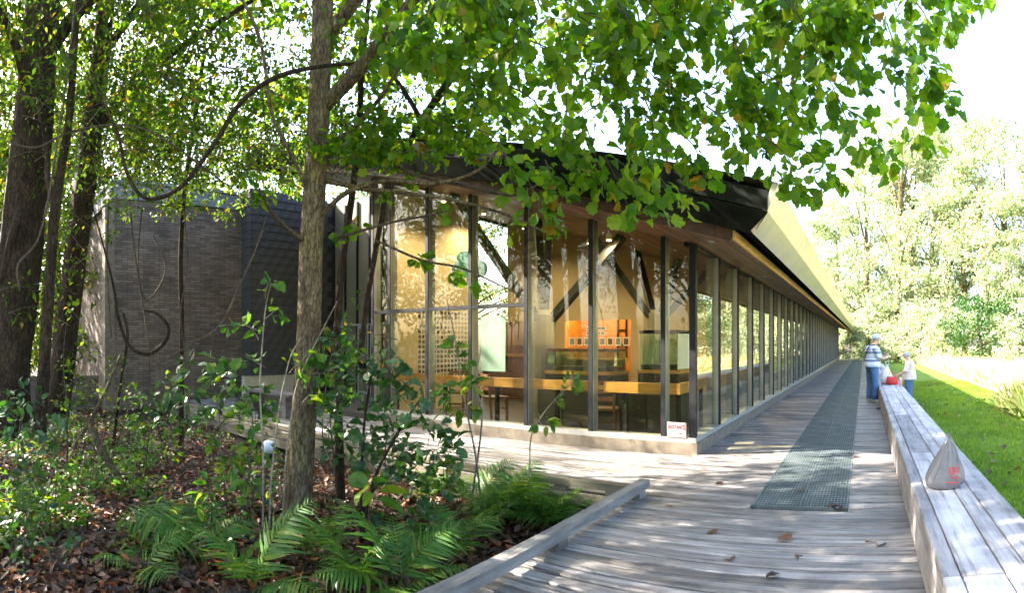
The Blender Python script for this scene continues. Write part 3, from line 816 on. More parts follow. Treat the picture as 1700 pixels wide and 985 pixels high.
for x in (-8.7, -7.8, -6.9):
    L = bpy.data.lights.new('gallery_light', 'POINT'); L.energy = 11; L.color = (1.0, 0.66, 0.28); L.shadow_soft_size = 0.08
    lo = bpy.data.objects.new('gallery_light', L); COL.objects.link(lo); lo.parent = H; lo.location = Vector((x, YB + 0.9, 2.85)) - wloc(H)
    q = MB(); q.lathe((x, YB + 0.9, 2.9), [(0.05, 0), (0.06, 0.03), (0.05, 0.098)], 10); hp(q, 'gallery_lamp', M['lamp'])
for k in range(7):
    q = MB(); x = -1.75; yv = 6.4 + k * 3.6; q.bar((x, yv, zs(x) + 0.001), (x, yv + 0.14, zs(x) + 0.001), 0.10, 0.006); q.build('soffit_downlight', M['sill'], roof)

# ================================================================== things inside the glass
def thing_box(name, label, cat, loc): return empty(name, loc, label, cat)
t = empty('aquarium', (-5.4, 9.6, FZ), 'long glass aquarium on a dark stand behind the middle front panes', 'aquarium')
def tank(root, x0, x1, y0, y1, z0, z1, standmat, panel=False):
    s = MB(); s.box(x0 - 0.03, x1 + 0.03, y0 - 0.03, y1 + 0.03, FZ, z0 - 0.03); s.build('stand', M['darkin'], root)
    s = MB(); s.box(x0 - 0.04, x1 + 0.04, y0 - 0.04, y1 + 0.04, z0 - 0.028, z0 + 0.03); s.build('wood_base', M['honey'], root)
    for (a, b_, c, d) in ((x0, x1, y0, y0 + 0.012), (x0, x1, y1 - 0.012, y1), (x0, x0 + 0.012, y0 + 0.013, y1 - 0.013), (x1 - 0.012, x1, y0 + 0.013, y1 - 0.013)):
        s = MB(); s.box(a, b_, c, d, z0 + 0.032, z1); s.build('glass_pane', M['tank'], root)
    s = MB(); s.box(x0 + 0.02, x1 - 0.02, y0 + 0.02, y1 - 0.02, z0 + 0.034, z0 + 0.11); s.build('gravel_bed', M['carpet'], root)
    s = MB(); s.box(x0 - 0.01, x1 + 0.01, y0 - 0.012, y1 + 0.012, z1 + 0.002, z1 + 0.06); s.build('lid', standmat, root)
tank(t, -5.75, -4.35, 9.3, 9.85, 0.95, 1.34, M['cabinet'])
t = empty('aquarium', (-3.25, 9.1, FZ), 'tall glass aquarium with a white sheet on its side near the corner', 'aquarium')
tank(t, -3.72, -3.05, 9.0, 9.6, 1.02, 1.66, M['edge'])
s = MB(); s.box(-3.046, -3.04, 9.0, 9.62, 1.06, 1.70); s.build('side_sheet', M['white'], t)
t = empty('display_board', (-6.55, 8.62, 0.97), 'pale aqua sheet hanging upright behind the front glass', 'board')
s = MB(); s.box(-6.82, -6.24, 8.60, 8.612, 0.97, 2.0); s.build('sheet', M['aqua'], t)
s = MB(); s.tube([(-6.75, 8.606, 2.0), (-6.75, 8.606, zs(-6.75))], 0.004, 5); s.tube([(-6.31, 8.606, 2.0), (-6.31, 8.606, zs(-6.31))], 0.004, 5); s.build('hanging_wire', M['edge'], t)
# teal cloud-shaped sign with gilt script
t = empty('hanging_sign', (-7.6, 9.2, 3.0), 'teal cloud-shaped sign with gilt lettering hanging inside', 'sign')
cx0, cz0, yb = -7.66, 3.02, 9.2
out = []
for (ox, oz, rr_, a0, a1) in ((-0.10, 0.22, 0.20, 175, 60), (0.16, 0.20, 0.17, 110, 0), (0.36, 0.0, 0.17, 80, -110), (0.12, -0.22, 0.10, -60, -110)):
    for k in range(9):
        a = R(a0 + (a1 - a0) * k / 8); out.append((ox + rr_ * math.cos(a), oz + rr_ * math.sin(a)))
out += [(-0.28, -0.32), (-0.40, -0.30), (-0.42, 0.1)]
q = MB(); n_ = len(out)
q.v = [(cx0 + x, yb, cz0 + z) for x, z in out] + [(cx0 + x, yb + 0.02, cz0 + z) for x, z in out]
q.f = [tuple(range(n_)), tuple(reversed(range(n_, 2 * n_)))] + [((i + 1) % n_, i, n_ + i, n_ + (i + 1) % n_) for i in range(n_)]; q.m = [0] * len(q.f)
q.build('sign_board', M['teal'], t)
def stroke(root, pts, r, y, mat, name='lettering'):
    s_ = MB(); s_.tube([(cx0 + x, y, cz0 + z) for x, z in pts], r, 6); s_.build(name, mat, root)
stroke(t, [(-0.21, 0.06), (-0.22, -0.10), (-0.20, -0.12), (-0.12, -0.10), (-0.11, -0.05), (-0.17, -0.02), (-0.12, 0.03), (-0.16, 0.08), (-0.24, 0.05)], 0.009, yb - 0.004, M['gold'])
stroke(t, [(0.10, 0.16), (0.06, -0.02), (0.09, -0.06), (0.13, 0.02), (0.14, -0.05), (0.18, 0.03), (0.18, -0.05), (0.25, -0.03)], 0.009, yb - 0.004, M['gold'])
for k in range(4):
    s = MB(); s.box(cx0 - 0.36 + k * 0.10, cx0 - 0.30 + k * 0.10, yb - 0.006, yb - 0.001, cz0 - 0.24, cz0 - 0.15); s.build('lettering', M['gold'], t)
s = MB(); s.tube([(cx0 - 0.2, yb + 0.01, cz0 + 0.35), (cx0 - 0.2, yb + 0.01, zs(cx0))], 0.004, 5); s.tube([(cx0 + 0.2, yb + 0.01, cz0 + 0.34), (cx0 + 0.2, yb + 0.01, zs(cx0) - 0.1)], 0.004, 5); s.build('hanging_wire', M['edge'], t)
# wall of small photographs
t = empty('photo_wall', (XL + 0.01, 9.7, 0.5), 'grid of many small photographs covering the left interior wall', 'photo display')
cards = MB(); pic = MB(); r2 = random.Random(3)
for iy in range(15):
    for ix in range(15):
        yv = 8.70 + ix * 0.118 + r2.uniform(-.006, .006); z = 0.62 + iy * 0.108 + r2.uniform(-.006, .006)
        cards.box(XL + 0.002, XL + 0.006, yv, yv + 0.106, z, z + 0.096, 0); pic.box(XL + 0.0065, XL + 0.010, yv + 0.012, yv + 0.094, z + 0.012, z + 0.084, r2.choice([0, 1, 2]))
tag(cards.build('photo_mount', M['white'], t), kind='stuff'); tag(pic.build('photo_print', [M['olive'], M['cabinet'], M['darkin']], t), kind='stuff')
# notices in the gallery opening
t = empty('notice_row', (-7.8, YB - 0.05, 1.4), 'row of small framed notices across the orange-lit gallery opening', 'notices')
for k in range(8):
    x = -8.75 + k * 0.26
    s = MB(); s.box(x, x + 0.20, YB - 0.06, YB - 0.05, 1.42, 1.68); o = s.build('notice', M['white'], t)
    s = MB(); s.box(x + 0.03, x + 0.17, YB - 0.064, YB - 0.0605, 1.46, 1.64); s.build('picture', M['olive'] if k % 2 else M['aqua'], o)
t = empty('text_banner', (-7.9, YB - 0.1, 1.75), 'white banner with two lines of black lettering in the gallery opening', 'banner')
for k, z in enumerate((1.95, 1.80)):
    s = MB(); s.box(-8.15, -7.45, YB - 0.10, YB - 0.09, z - 0.06, z + 0.055); s.build('banner_strip', M['white'], t)
    s = MB(); xx = -8.12; r3 = random.Random(5 + k)
    while xx < -7.5:
        w_ = r3.uniform(0.02, 0.045); s.box(xx, xx + w_, YB - 0.104, YB - 0.1005, z - 0.03, z + 0.028); xx += w_ + r3.choice([0.012, 0.012, 0.05])
    tag(s.build('lettering', M['ink'], t), kind='stuff')
t = empty('display_case', (-8.2, YB - 0.5, FZ), 'brown wooden display case standing before the gallery opening', 'cabinet')
s = MB(); s.box(-9.0, -6.8, YB - 0.7, YB - 0.2, FZ, 1.0); s.build('case_body', M['cabinet'], t)
s = MB(); s.box(-9.05, -6.75, YB - 0.75, YB - 0.15, 1.002, 1.05); s.build('case_top', M['honey'], t)
t = empty('display_case', (-8.0, 12.4, FZ), 'orange wooden counter seen left of the aqua sheet', 'cabinet')
s = MB(); s.box(-9.6, -7.3, 12.2, 12.8, FZ, 1.15); s.build('case_body', M['cabinet'], t)
s = MB(); s.box(-9.65, -7.25, 12.15, 12.85, 1.152, 1.22); s.build('case_top', M['honey'], t)
s = MB(); s.box(-8.9, -7.9, 12.3, 12.7, 1.222, 2.05); o = s.build('upright', M['cabinet'], t)
t = empty('dark_counter', (-3.6, 8.4, FZ), 'long dark cupboard standing under the inner rail near the corner', 'cabinet')
s = MB(); s.box(-5.3, -2.8, 8.25, 8.7, FZ, 0.74); s.build('cupboard_body', M['darkin'], t)
for k in range(5):
    s = MB(); x = -5.28 + k * 0.5; s.box(x, x + 0.47, 8.232, 8.248, FZ + 0.05, 0.70); s.build('cupboard_door', M['darkin'], t)
# chairs
def chair(loc, rot, label):
    root = empty('wooden_chair', loc, label, 'chair', 'chairs behind the front glass'); root.rotation_euler = (0, 0, rot)
    def add(name, mb): o = put(name, mb.mesh(name, M['cabinet'])); o.parent = root; return o
    s = MB(); s.box(-0.21, 0.21, -0.2, 0.2, 0.42, 0.455); add('seat', s)
    for x in (-0.18, 0.18):
        s = MB(); s.box(x - 0.02, x + 0.02, -0.19, -0.15, 0, 0.419); add('leg', s)
        s = MB(); s.bar((x, 0.17, 0), (x, 0.24, 0.88), 0.036, 0.036); add('leg', s)
    for z in (0.60, 0.72, 0.84):
        s = MB(); s.box(-0.165, 0.165, 0.19, 0.225, z - 0.03, z + 0.03); add('back_slat', s)
    s = MB(); s.box(-0.16, 0.16, -0.18, -0.16, 0.2, 0.235); add('stretcher', s)
chair((-6.5, 8.6, FZ), 2.8, 'wooden chair standing below the pale aqua sheet')
chair((-7.7, 8.9, FZ), 0.5, 'wooden chair behind the pane left of the aqua sheet')
chair((-3.9, 7.98 + 0.02, FZ), 3.4, 'dark wooden chair close behind the rail near the corner')
# ENTRANCE sign leaning at the corner
t = empty('entrance_sign', (-2.46, WY - 0.02, 0.225), 'small white sign reading ENTRANCE with red border and arrow', 'sign')
sx, sy, sz = -2.50, WY - 0.016, 0.222
sgn = MB(); sgn.box(sx - 0.135, sx + 0.135, sy - 0.006, sy, sz, sz + 0.20); o = sgn.build('sign_plate', M['white'], t)
q = MB()
for (a, b_, c, d) in ((-0.128, 0.128, 0.188, 0.195), (-0.128, 0.128, 0.005, 0.012), (-0.128, -0.121, 0.012, 0.188), (0.121, 0.128, 0.012, 0.188)): q.box(sx + a, sx + b_, sy - 0.0085, sy - 0.0065, sz + c, sz + d)
q.build('border', M['red'], t)
me = text_mesh('lettering', 'ENTRANCE', 0.058, M['red'], 0.001, 0.0022); o = put('lettering', me, t, (sx, sy - 0.008, sz + 0.135)); o.rotation_euler = (R(90), 0, 0); o.scale = (0.78, 1.5, 1)
q = MB(); q.box(sx - 0.085, sx + 0.05, sy - 0.0085, sy - 0.0065, sz + 0.045, sz + 0.058)
i = len(q.v); q.v += [(sx + 0.05, sy - 0.0085, sz + 0.03), (sx + 0.09, sy - 0.0085, sz + 0.0515), (sx + 0.05, sy - 0.0085, sz + 0.073)]; q.f.append((i, i + 1, i + 2)); q.m.append(0)
q.build('arrow', M['red'], t)
# ================================================================== plastic bag on the bench
def mat_film():
    m, nt, out = nodes('grey_film')
    p = principled(nt, out, (0.26, 0.25, 0.26), 0.16, 0, None, 0.8)
    t = N(nt, 'ShaderNodeBsdfTranslucent'); t.inputs[0].default_value = (0.30, 0.28, 0.28, 1)
    tr = N(nt, 'ShaderNodeBsdfTransparent'); tr.inputs[0].default_value = (0.8, 0.8, 0.8, 1)
    a = N(nt, 'ShaderNodeMixShader'); a.inputs[0].default_value = 0.35
    b = N(nt, 'ShaderNodeMixShader'); b.inputs[0].default_value = 0.22
    nt.links.new(p.outputs[0], a.inputs[1]); nt.links.new(t.outputs[0], a.inputs[2]); nt.links.new(a.outputs[0], b.inputs[1]); nt.links.new(tr.outputs[0], b.inputs[2]); nt.links.new(b.outputs[0], out.inputs[0])
    return m
M['film'] = mat_film()
bp = Vector((0.60, 4.22, BZ + 0.008))
bag = empty('shopping_bag', bp, 'grey plastic shopping bag with red lettering standing on the bench', 'bag')
prof = [(0.0, .10, .08, 0), (.012, .135, .10, 0), (.05, .155, .115, 0), (.10, .150, .11, 0), (.15, .125, .095, .006), (.20, .100, .075, .01), (.25, .078, .058, .014), (.30, .056, .042, .018), (.345, .036, .028, .02), (.375, .018, .016, .02), (.395, .010, .010, .02), (.405, .016, .014, .02), (.425, .022, .010, .02)]
nb_ = 72; NR = 46
zz = np.linspace(0, .425, NR) ; pz = [p[0] for p in prof]
wv = np.interp(zz, pz, [p[1] for p in prof]) * .86; dv = np.interp(zz, pz, [p[2] for p in prof]) * .86; xv = np.interp(zz, pz, [p[3] for p in prof])
q = MB()
def crease(a, z):
    k = min(1.0, max(0.0, (z - .03) / .14))
    c = 0.0
    for (f_, ph, am) in ((3, .4, .24), (5, 2.1, .22), (8, .9, .18), (13, 3.3, .10)):
        u = math.sin(f_ * (a + .25 * math.sin(6 * z + ph)) + ph); c += am * (abs(u) ** .6 - .6)
    low = .05 * math.sin(2 * a + 1.1) + .05 * math.sin(3 * a + 40 * z) * (1 - k) + .03 * math.sin(7 * a + 25 * z) * (1 - .5 * k)
    return 1 + k * c + low
for z, w, d, dx in zip(zz, wv, dv, xv):
    for jn in range(nb_):
        a = 2 * math.pi * jn / nb_; fo = crease(a, z)
        q.v.append((bp.x + dx + w * fo * math.cos(a) - (0.025 * (1 - z / .1) if (z < .1 and math.cos(a) < -.5) else 0), bp.y + d * fo * math.sin(a), bp.z + z * .93))
for k in range(NR - 1):
    for jn in range(nb_):
        a = k * nb_ + jn; b = k * nb_ + (jn + 1) % nb_
        q.f.append((a, b, b + nb_, a + nb_)); q.m.append(0)
q.f.append(tuple(reversed(range(nb_)))); q.m.append(0)
bo = q.build('bag_body', M['film'], bag, smooth=True)
bvh = BVHTree.FromPolygons([Vector(v) for v in q.v], q.f)
q = MB(); q.tube(spline([(bp.x + .02, bp.y - .01, bp.z + .40), (bp.x + .055, bp.y - .03, bp.z + .34), (bp.x + .085, bp.y - .045, bp.z + .25), (bp.x + .10, bp.y - .05, bp.z + .19)]), 0.006, 6); q.build('handle_strap', M['film'], bag, smooth=True)
def on_bag(u, v):
    """u, v across the printed patch; the print lies on the film"""
    x = bp.x + u; z = bp.z + v
    hit = bvh.ray_cast(Vector((x, bp.y - 1, z)), Vector((0, 1, 0)))
    return (hit[0] + Vector((0, -0.003, 0))) if hit[0] else Vector((x, bp.y - 0.1, z))
strokes = [[(.015, .160), (.022, .150), (.018, .115)], [(.018, .155), (.045, .158), (.056, .140), (.050, .112), (.034, .110), (.030, .132), (.036, .148)],
           [(.066, .160), (.064, .112)], [(.066, .155), (.088, .158), (.094, .143), (.078, .134), (.070, .132)], [(.078, .132), (.098, .110)], [(.075, .172), (.090, .168)],
           [(.030, .092), (.040, .085), (.050, .092), (.060, .084), (.070, .091), (.080, .083), (.088, .088)], [(.0, .055), (.04, .050), (.09, .052)]]
for st in strokes:
    s = MB(); s.tube([on_bag(u, v) for u, v in spline([(u, v, 0) for u, v in st], 3) and [(p[0], p[1]) for p in spline([(u, v, 0) for u, v in st], 3)]], 0.0032, 5); s.build('red_print', M['red'], bag)

# ================================================================== people
def mat_plaid():
    m, nt, out = nodes('blue_white_plaid')
    t = N(nt, 'ShaderNodeTexCoord'); sp = N(nt, 'ShaderNodeSeparateXYZ'); nt.links.new(t.outputs['Object'], sp.inputs[0])
    def bands(src, freq, lo):
        a = N(nt, 'ShaderNodeMath', operation='MULTIPLY'); nt.links.new(src, a.inputs[0]); a.inputs[1].default_value = freq
        s = N(nt, 'ShaderNodeMath', operation='SINE'); nt.links.new(a.outputs[0], s.inputs[0])
        g = N(nt, 'ShaderNodeMath', operation='GREATER_THAN'); nt.links.new(s.outputs[0], g.inputs[0]); g.inputs[1].default_value = lo
        return g.outputs[0]
    ad = N(nt, 'ShaderNodeMath', operation='ADD'); nt.links.new(sp.outputs[0], ad.inputs[0]); nt.links.new(sp.outputs[1], ad.inputs[1])
    h = bands(sp.outputs[2], 62, 0.35); h2 = bands(sp.outputs[2], 31, 0.8); v = bands(ad.outputs[0], 62, 0.35)
    c = mixc(nt, h, (0.80, 0.83, 0.86), (0.42, 0.55, 0.72)); c = mixc(nt, v, c, mixc(nt, 0.5, c, (0.42, 0.55, 0.72))); c = mixc(nt, h2, c, (0.13, 0.20, 0.36))
    principled(nt, out, c, 0.85)
    return m
M['plaid'] = mat_plaid()
M['jeans'] = mat_plain('blue_denim', (0.07, 0.15, 0.30), 0.85, 0, 0.25, 14.0, 0.2)
M['skin'] = mat_plain('skin', (0.58, 0.36, 0.27), 0.55, 0, 0.08, 10.0, 0.05)
M['shoe'] = mat_plain('white_shoe', (0.68, 0.66, 0.62), 0.6, 0, 0.12, 20.0, 0.1)
M['pinkshirt'] = mat_plain('pale_pink_cotton', (0.72, 0.60, 0.56), 0.85, 0, 0.06, 10.0, 0.1)
M['hair'] = mat_plain('grey_hair', (0.32, 0.33, 0.36), 0.7, 0, 0.3, 60.0, 0.4)
M['cap'] = mat_plain('pale_blue_cap', (0.50, 0.58, 0.68), 0.8, 0, 0.1, 20.0, 0.1)
M['navy'] = mat_plain('navy_cloth', (0.025, 0.045, 0.10), 0.8, 0, 0.15, 20.0, 0.1)
M['pink'] = mat_plain('pink_plastic', (0.75, 0.30, 0.40), 0.35, 0, 0.05, 20.0, 0.02)

def skin_mesh(name, verts, edges, root, sub=2):
    me = bpy.data.meshes.new(name + '_sk'); me.from_pydata([v[:3] for v in verts], edges, [])
    o = bpy.data.objects.new('tmp_skin', me); COL.objects.link(o)
    o.modifiers.new('s', 'SKIN').use_smooth_shade = True
    for i, v in enumerate(verts):
        sv = me.skin_vertices[0].data[i]; sv.radius = (v[3], v[4] if len(v) > 4 else v[3]); sv.use_root = (i == root)
    ss = o.modifiers.new('u', 'SUBSURF'); ss.levels = sub; ss.render_levels = sub
    dg = bpy.context.evaluated_depsgraph_get()
    out = bpy.data.meshes.new_from_object(o.evaluated_get(dg))
    bpy.data.objects.remove(o); bpy.data.meshes.remove(me)
    out.name = name; out.materials.clear()
    return out

def person(loc, rot, label, spec):
    """a standing figure facing +y before rotation; spec sets pose and clothes"""
    root = empty('person', loc, label, 'person'); root.rotation_euler = (0, 0, rot)
    s = spec['h'] / 1.72; b = spec.get('wide', 1.0)
    V = []; Ed = []
    def v(x, y, z, r, r2=None): V.append((x * s, y * s, z * s, r * s, (r2 or r) * s)); return len(V) - 1
    def link(*ids):
        for a, c in zip(ids, ids[1:]): Ed.append((a, c))
    pel = v(0, 0, .93, .155 * b, .12 * b); bel = v(0, .0, 1.06, .15 * b, .125 * b); che = v(0, -.01, 1.24, .165 * b, .12 * b); sh = v(0, -.01, 1.38, .13 * b, .085)
    ln = spec.get('lean', 0.05)
    nk = v(0, ln * .6, 1.46, .055); hd0 = v(0, ln + .02, 1.53, .072, .08); hd = v(0, ln + .045, 1.61, .082, .098); tp = v(0, ln + .035, 1.68, .066, .082)
    link(pel, bel, che, sh, nk, hd0, hd, tp)
    face = v(0, ln + .105, 1.56, .022); link(hd0, face)
    nose = v(0, ln + .145, 1.595, .012); link(hd, nose)
    for sg, arm in ((-1, spec['arm_l']), (1, spec['arm_r'])):
        hip = v(sg * .095, 0, .86, .098 * b, .105 * b); kn = v(sg * (.10 + spec.get('stance', .02)), .015, .48, .074 * b, .08 * b); an = v(sg * (.11 + spec.get('stance', .02)), -.02, .10, .062 * b); he = v(sg * (.11 + spec.get('stance', .02)), -.03, .045, .045); to = v(sg * (.13 + spec.get('stance', .02)), .15, .04, .045, .035)
        link(pel, hip, kn, an, he, to)
        so = v(sg * .185 * b, -.01, 1.37, .066); el = v(*arm[0], .046); wr = v(*arm[1], .031); pm = v(*arm[2], .036, .022)
        link(sh, so, el, wr, pm)
        d = (Vector(arm[2]) - Vector(arm[1])).normalized()
        side = d.cross(Vector((0, 0, 1))); side = side.normalized() if side.length > .01 else Vector((1, 0, 0))
        for k, off in enumerate((-.026, -.009, .009, .026)):
            L = (.07, .082, .078, .06)[k]
            a = Vector(arm[2]) + d * .035 + side * off; c = a + d * (L * .5) + Vector((0, 0, -.008)); e_ = a + d * L + Vector((0, 0, -.028))
            f1 = v(*a, .010); f2 = v(*c, .009); f3 = v(*e_, .008); link(pm, f1, f2, f3)
        a = Vector(arm[2]) + side * -.035 * sg + d * .0; c = a + d * .045 + side * -.014 * sg
        t1 = v(*a, .011); t2 = v(*c, .009); link(pm, t1, t2)
    me = skin_mesh('body', V, Ed, 0)
    for mt in (M['skin'], spec['shirt'], M['jeans'], M['shoe']): me.materials.append(mt)
    el_z = {}
    for p in me.polygons:
        c = p.center / s
        i = 0
        if c.z < 0.095: i = 3
        elif c.z < spec.get('hem', 0.93) and min((c - Vector(q_)).length for a_ in (spec['arm_l'], spec['arm_r']) for q_ in a_[1:]) > .14: i = 2
        elif c.z < 1.47 and c.z > .6:
            sg = -1 if c.x < 0 else 1; arm = spec['arm_l'] if sg < 0 else spec['arm_r']
            so_ = Vector((sg * .185 * b, -.01, 1.37)); el_ = Vector(arm[0])
            i = 1
            wr_, pm_ = Vector(arm[1]), Vector(arm[2])
            def dist(a, bb):
                t = max(0, min(1, (c - a).dot(bb - a) / (bb - a).length_squared)); return (c - (a + (bb - a) * t)).length
            dt = abs(c.x) < .16 * b and abs(c.y) < .135 * b and c.z < 1.44
            if min(dist(el_, wr_), dist(wr_, pm_)) < .075 and not dt and dist(so_, so_.lerp(el_, .8)) > .07: i = 0
            if (c - pm_).length < .13 and not dt: i = 0
            if c.z > 1.44: i = 0
        p.material_index = i
    o = put('body', me); o.parent = root
    # hem of the shirt, hanging loose over the belt
    q = MB(); n_ = 26
    for (z, k) in ((1.16, 1.0), (1.04, 1.10), (.94, 1.13), (spec['hem'] - .07, 1.17)):
        for jn in range(n_):
            a = 2 * math.pi * jn / n_; w = 1 + .03 * math.sin(6 * a + z * 9)
            q.v.append((math.cos(a) * .165 * b * s * k * w, math.sin(a) * .135 * b * s * k * w, z * s))
    for k in range(3):
        for jn in range(n_):
            a = k * n_ + jn; b2 = k * n_ + (jn + 1) % n_; q.f.append((a, b2, b2 + n_, a + n_)); q.m.append(0)
    o = put('shirt_hem', q.mesh('shirt_hem', spec['shirt'], smooth=True)); o.parent = root
    # sleeves
    for sg, arm in ((-1, spec['arm_l']), (1, spec['arm_r'])):
        a = Vector((sg * .19 * b, -.01, 1.37)) * s; c = Vector(arm[0]) * s
        q = MB(); q.tube([a, a.lerp(c, .5), a.lerp(c, .95)], [.074 * s, .074 * s, .076 * s], 12, cap=False); o = put('sleeve', q.mesh('sleeve', spec['shirt'], smooth=True)); o.parent = root
    # hair, ears, eyes
    hc = Vector((0, ln + .03, 1.615)) * s
    q = MB(); n_ = 18; rings = 7
    for k in range(rings):
        ph = math.pi * .5 - k * (math.pi * .5 + spec.get('hairdrop', .25)) / (rings - 1)
        for jn in range(n_):
            a = 2 * math.pi * jn / n_
            front = max(0, math.sin(a)); lift = front * .9 * max(0, (k - 2)) / rings
            z = math.sin(ph + lift * .9) * .105; rr_ = math.cos(min(math.pi / 2, ph + lift * .9))
            q.v.append((hc.x + math.cos(a) * rr_ * .092 * s, hc.y - .008 + math.sin(a) * rr_ * .108 * s, hc.z + z * s))
    for k in range(rings - 1):
        for jn in range(n_):
            a = k * n_ + jn; b2 = k * n_ + (jn + 1) % n_; q.f.append((a, a + n_, b2 + n_, b2)); q.m.append(0)
    o = put('hair', q.mesh('hair', M['hair'], smooth=True)); o.parent = root
    for sg in (-1, 1):
        q = MB(); q.lathe((sg * .088 * s, (ln + .02) * s, 1.565 * s), [(.004, 0), (.014, .012), (.016, .04), (.006, .058)], 8); o = put('ear', q.mesh('ear', M['skin'], smooth=True)); o.parent = root
        q = MB(); q.lathe((sg * .032 * s, (ln + .128) * s, 1.60 * s), [(.002, 0), (.008, .006), (.002, .013)], 8); o = put('eye', q.mesh('eye', M['ink'], smooth=True)); o.parent = root
    if spec.get('cap'):
        q = MB(); c0 = hc + Vector((0, -.005, .015)) * s
        prof_ = [(.104, 0), (.106, .03), (.094, .07), (.06, .10), (.01, .112)]
        for (r_, z) in prof_:
            for jn in range(n_):
                a = 2 * math.pi * jn / n_; q.v.append((c0.x + math.cos(a) * r_ * s * .93, c0.y + math.sin(a) * r_ * 1.12 * s, c0.z + z * s))
        for k in range(len(prof_) - 1):
            for jn in range(n_):
                a = k * n_ + jn; b2 = k * n_ + (jn + 1) % n_; q.f.append((a, b2, b2 + n_, a + n_)); q.m.append(0)
        i = len(q.v)
        for jn in range(9):
            a = math.pi * (.12 + .76 * jn / 8)
            q.v.append((c0.x + math.cos(a) * .098 * s, c0.y + math.sin(a) * .112 * s, c0.z + .012 * s)); q.v.append((c0.x + math.cos(a) * .10 * s, c0.y + (.10 * math.sin(a) + .10 * math.sin(a) ** .6) * s, c0.z - .012 * s))
        for jn in range(8): q.f.append((i + 2*jn, i + 2*jn + 1, i + 2*jn + 3, i + 2*jn + 2)); q.m.append(0)
        o = put('cap', q.mesh('cap', M['cap'], smooth=True)); o.parent = root
    if spec.get('strap'):
        q = MB(); q.tube([Vector(p) * s for p in ((.10, -.13, 1.46), (.14, -.02, 1.455), (.12, .10, 1.36), (-.02, .165, 1.18), (-.16, .12, 1.05))], .012 * s, 6); q.tube([Vector(p) * s for p in ((.10, -.13, 1.46), (.02, -.165, 1.30), (-.10, -.16, 1.12), (-.19, -.06, 1.02), (-.2, .05, 1.0))], .012 * s, 6); o = put('strap', q.mesh('strap', M['navy'])); o.parent = root
    return root
man = person((0.20, 14.45, 0.003), R(-62), 'person in blue and white plaid shirt, jeans and cap, looking down beside the bench', dict(h=1.72, wide=1.28, lean=0.09, hem=0.98, stance=.03, shirt=M['plaid'], cap=True, strap=True,
    arm_l=[(-.30, .06, 1.13), (-.14, .31, 1.14), (-.05, .37, 1.17)], arm_r=[(.30, .04, 1.12), (.19, .30, 1.12), (.10, .38, 1.15)]))
woman = person((1.22, 15.5, GZ + 0.07), R(75), 'person in pale pink T-shirt with grey hair standing on the lawn side of the bench', dict(h=1.50, wide=1.42, lean=0.07, hem=0.93, hairdrop=.75, shirt=M['pinkshirt'], cap=False,
    arm_l=[(-.34, .06, 1.10), (-.28, .32, 1.02), (-.24, .40, .98)], arm_r=[(.34, .08, 1.10), (.26, .34, .99), (.22, .42, .95)]))
# things on and by the bench where they stand
t = empty('tote_bag', (0.72, 14.9, BZ), 'red tote bag sitting on the bench between the two people', 'bag')
q = MB()
for (z, w, d) in ((0, .13, .08), (.03, .15, .10), (.12, .14, .09), (.20, .12, .05)):
    for (x, y) in ((-w, -d), (0, -d * 1.15), (w, -d), (w * 1.06, 0), (w, d), (0, d * 1.15), (-w, d), (-w * 1.06, 0)): q.v.append((0.72 + x, 14.9 + y, BZ + .006 + z))
for k in range(3):
    for jn in range(8): a = k * 8 + jn; b = k * 8 + (jn + 1) % 8; q.f.append((a, b, b + 8, a + 8)); q.m.append(0)
q.f.append(tuple(reversed(range(8)))); q.f.append(tuple(range(24, 32))); q.m += [0, 0]
q.build('bag_body', M['red'], t, smooth=True)
q = MB(); q.tube(spline([(0.64, 14.85, BZ + .20), (0.66, 14.84, BZ + .32), (0.78, 14.84, BZ + .32), (0.80, 14.85, BZ + .20)]), .008, 6); q.build('handle', M['red'], t)
t = empty('plastic_sack', (0.60, 15.25, BZ), 'crumpled white sack standing behind the red tote bag', 'bag')
q = MB(); n_ = 20; pr_ = [(0, .12), (.04, .15), (.16, .15), (.28, .11), (.40, .06), (.46, .03), (.50, .05)]
for (z, r_) in pr_:
    for jn in range(n_):
        a = 2 * math.pi * jn / n_; w = 1 + .12 * math.sin(5 * a + 9 * z); q.v.append((0.60 + math.cos(a) * r_ * w, 15.25 + math.sin(a) * r_ * w * .8, BZ + .008 + z))
for k in range(len(pr_) - 1):
    for jn in range(n_): a = k * n_ + jn; b = k * n_ + (jn + 1) % n_; q.f.append((a, b, b + n_, a + n_)); q.m.append(0)
q.f.append(tuple(reversed(range(n_)))); q.m.append(0)
q.build('sack_body', M['white'], t, smooth=True)
q = MB(); q.tube(spline([(0.60, 15.22, BZ + .50), (0.55, 15.2, BZ + .55), (0.62, 15.2, BZ + .60), (0.66, 15.22, BZ + .50)]), .006, 6); q.build('tie_loop', M['white'], t)
t = empty('drink_bottle', (0.90, 14.2, BZ), 'pink drink bottle standing on the bench', 'bottle')
q = MB(); q.lathe((0.90, 14.2, BZ + .006), [(.034, 0), (.038, .01), (.038, .15), (.030, .175), (.022, .18)], 16); q.build('bottle_body', M['pink'], t, smooth=True)
q = MB(); q.lathe((0.90, 14.2, BZ + .188), [(.026, 0), (.026, .03), (.018, .036)], 16); q.build('lid', M['white'], t)
t = empty('daypack', (0.24, 15.3, 0), 'small dark pack on the planks behind the plaid shirt wearer', 'bag')
q = MB()
for (z, w, d) in ((0, .13, .08), (.04, .15, .10), (.16, .14, .09), (.24, .09, .05)):
    for jn in range(14): a = 2 * math.pi * jn / 14; q.v.append((0.24 + w * math.cos(a), 15.3 + d * math.sin(a), .004 + z))
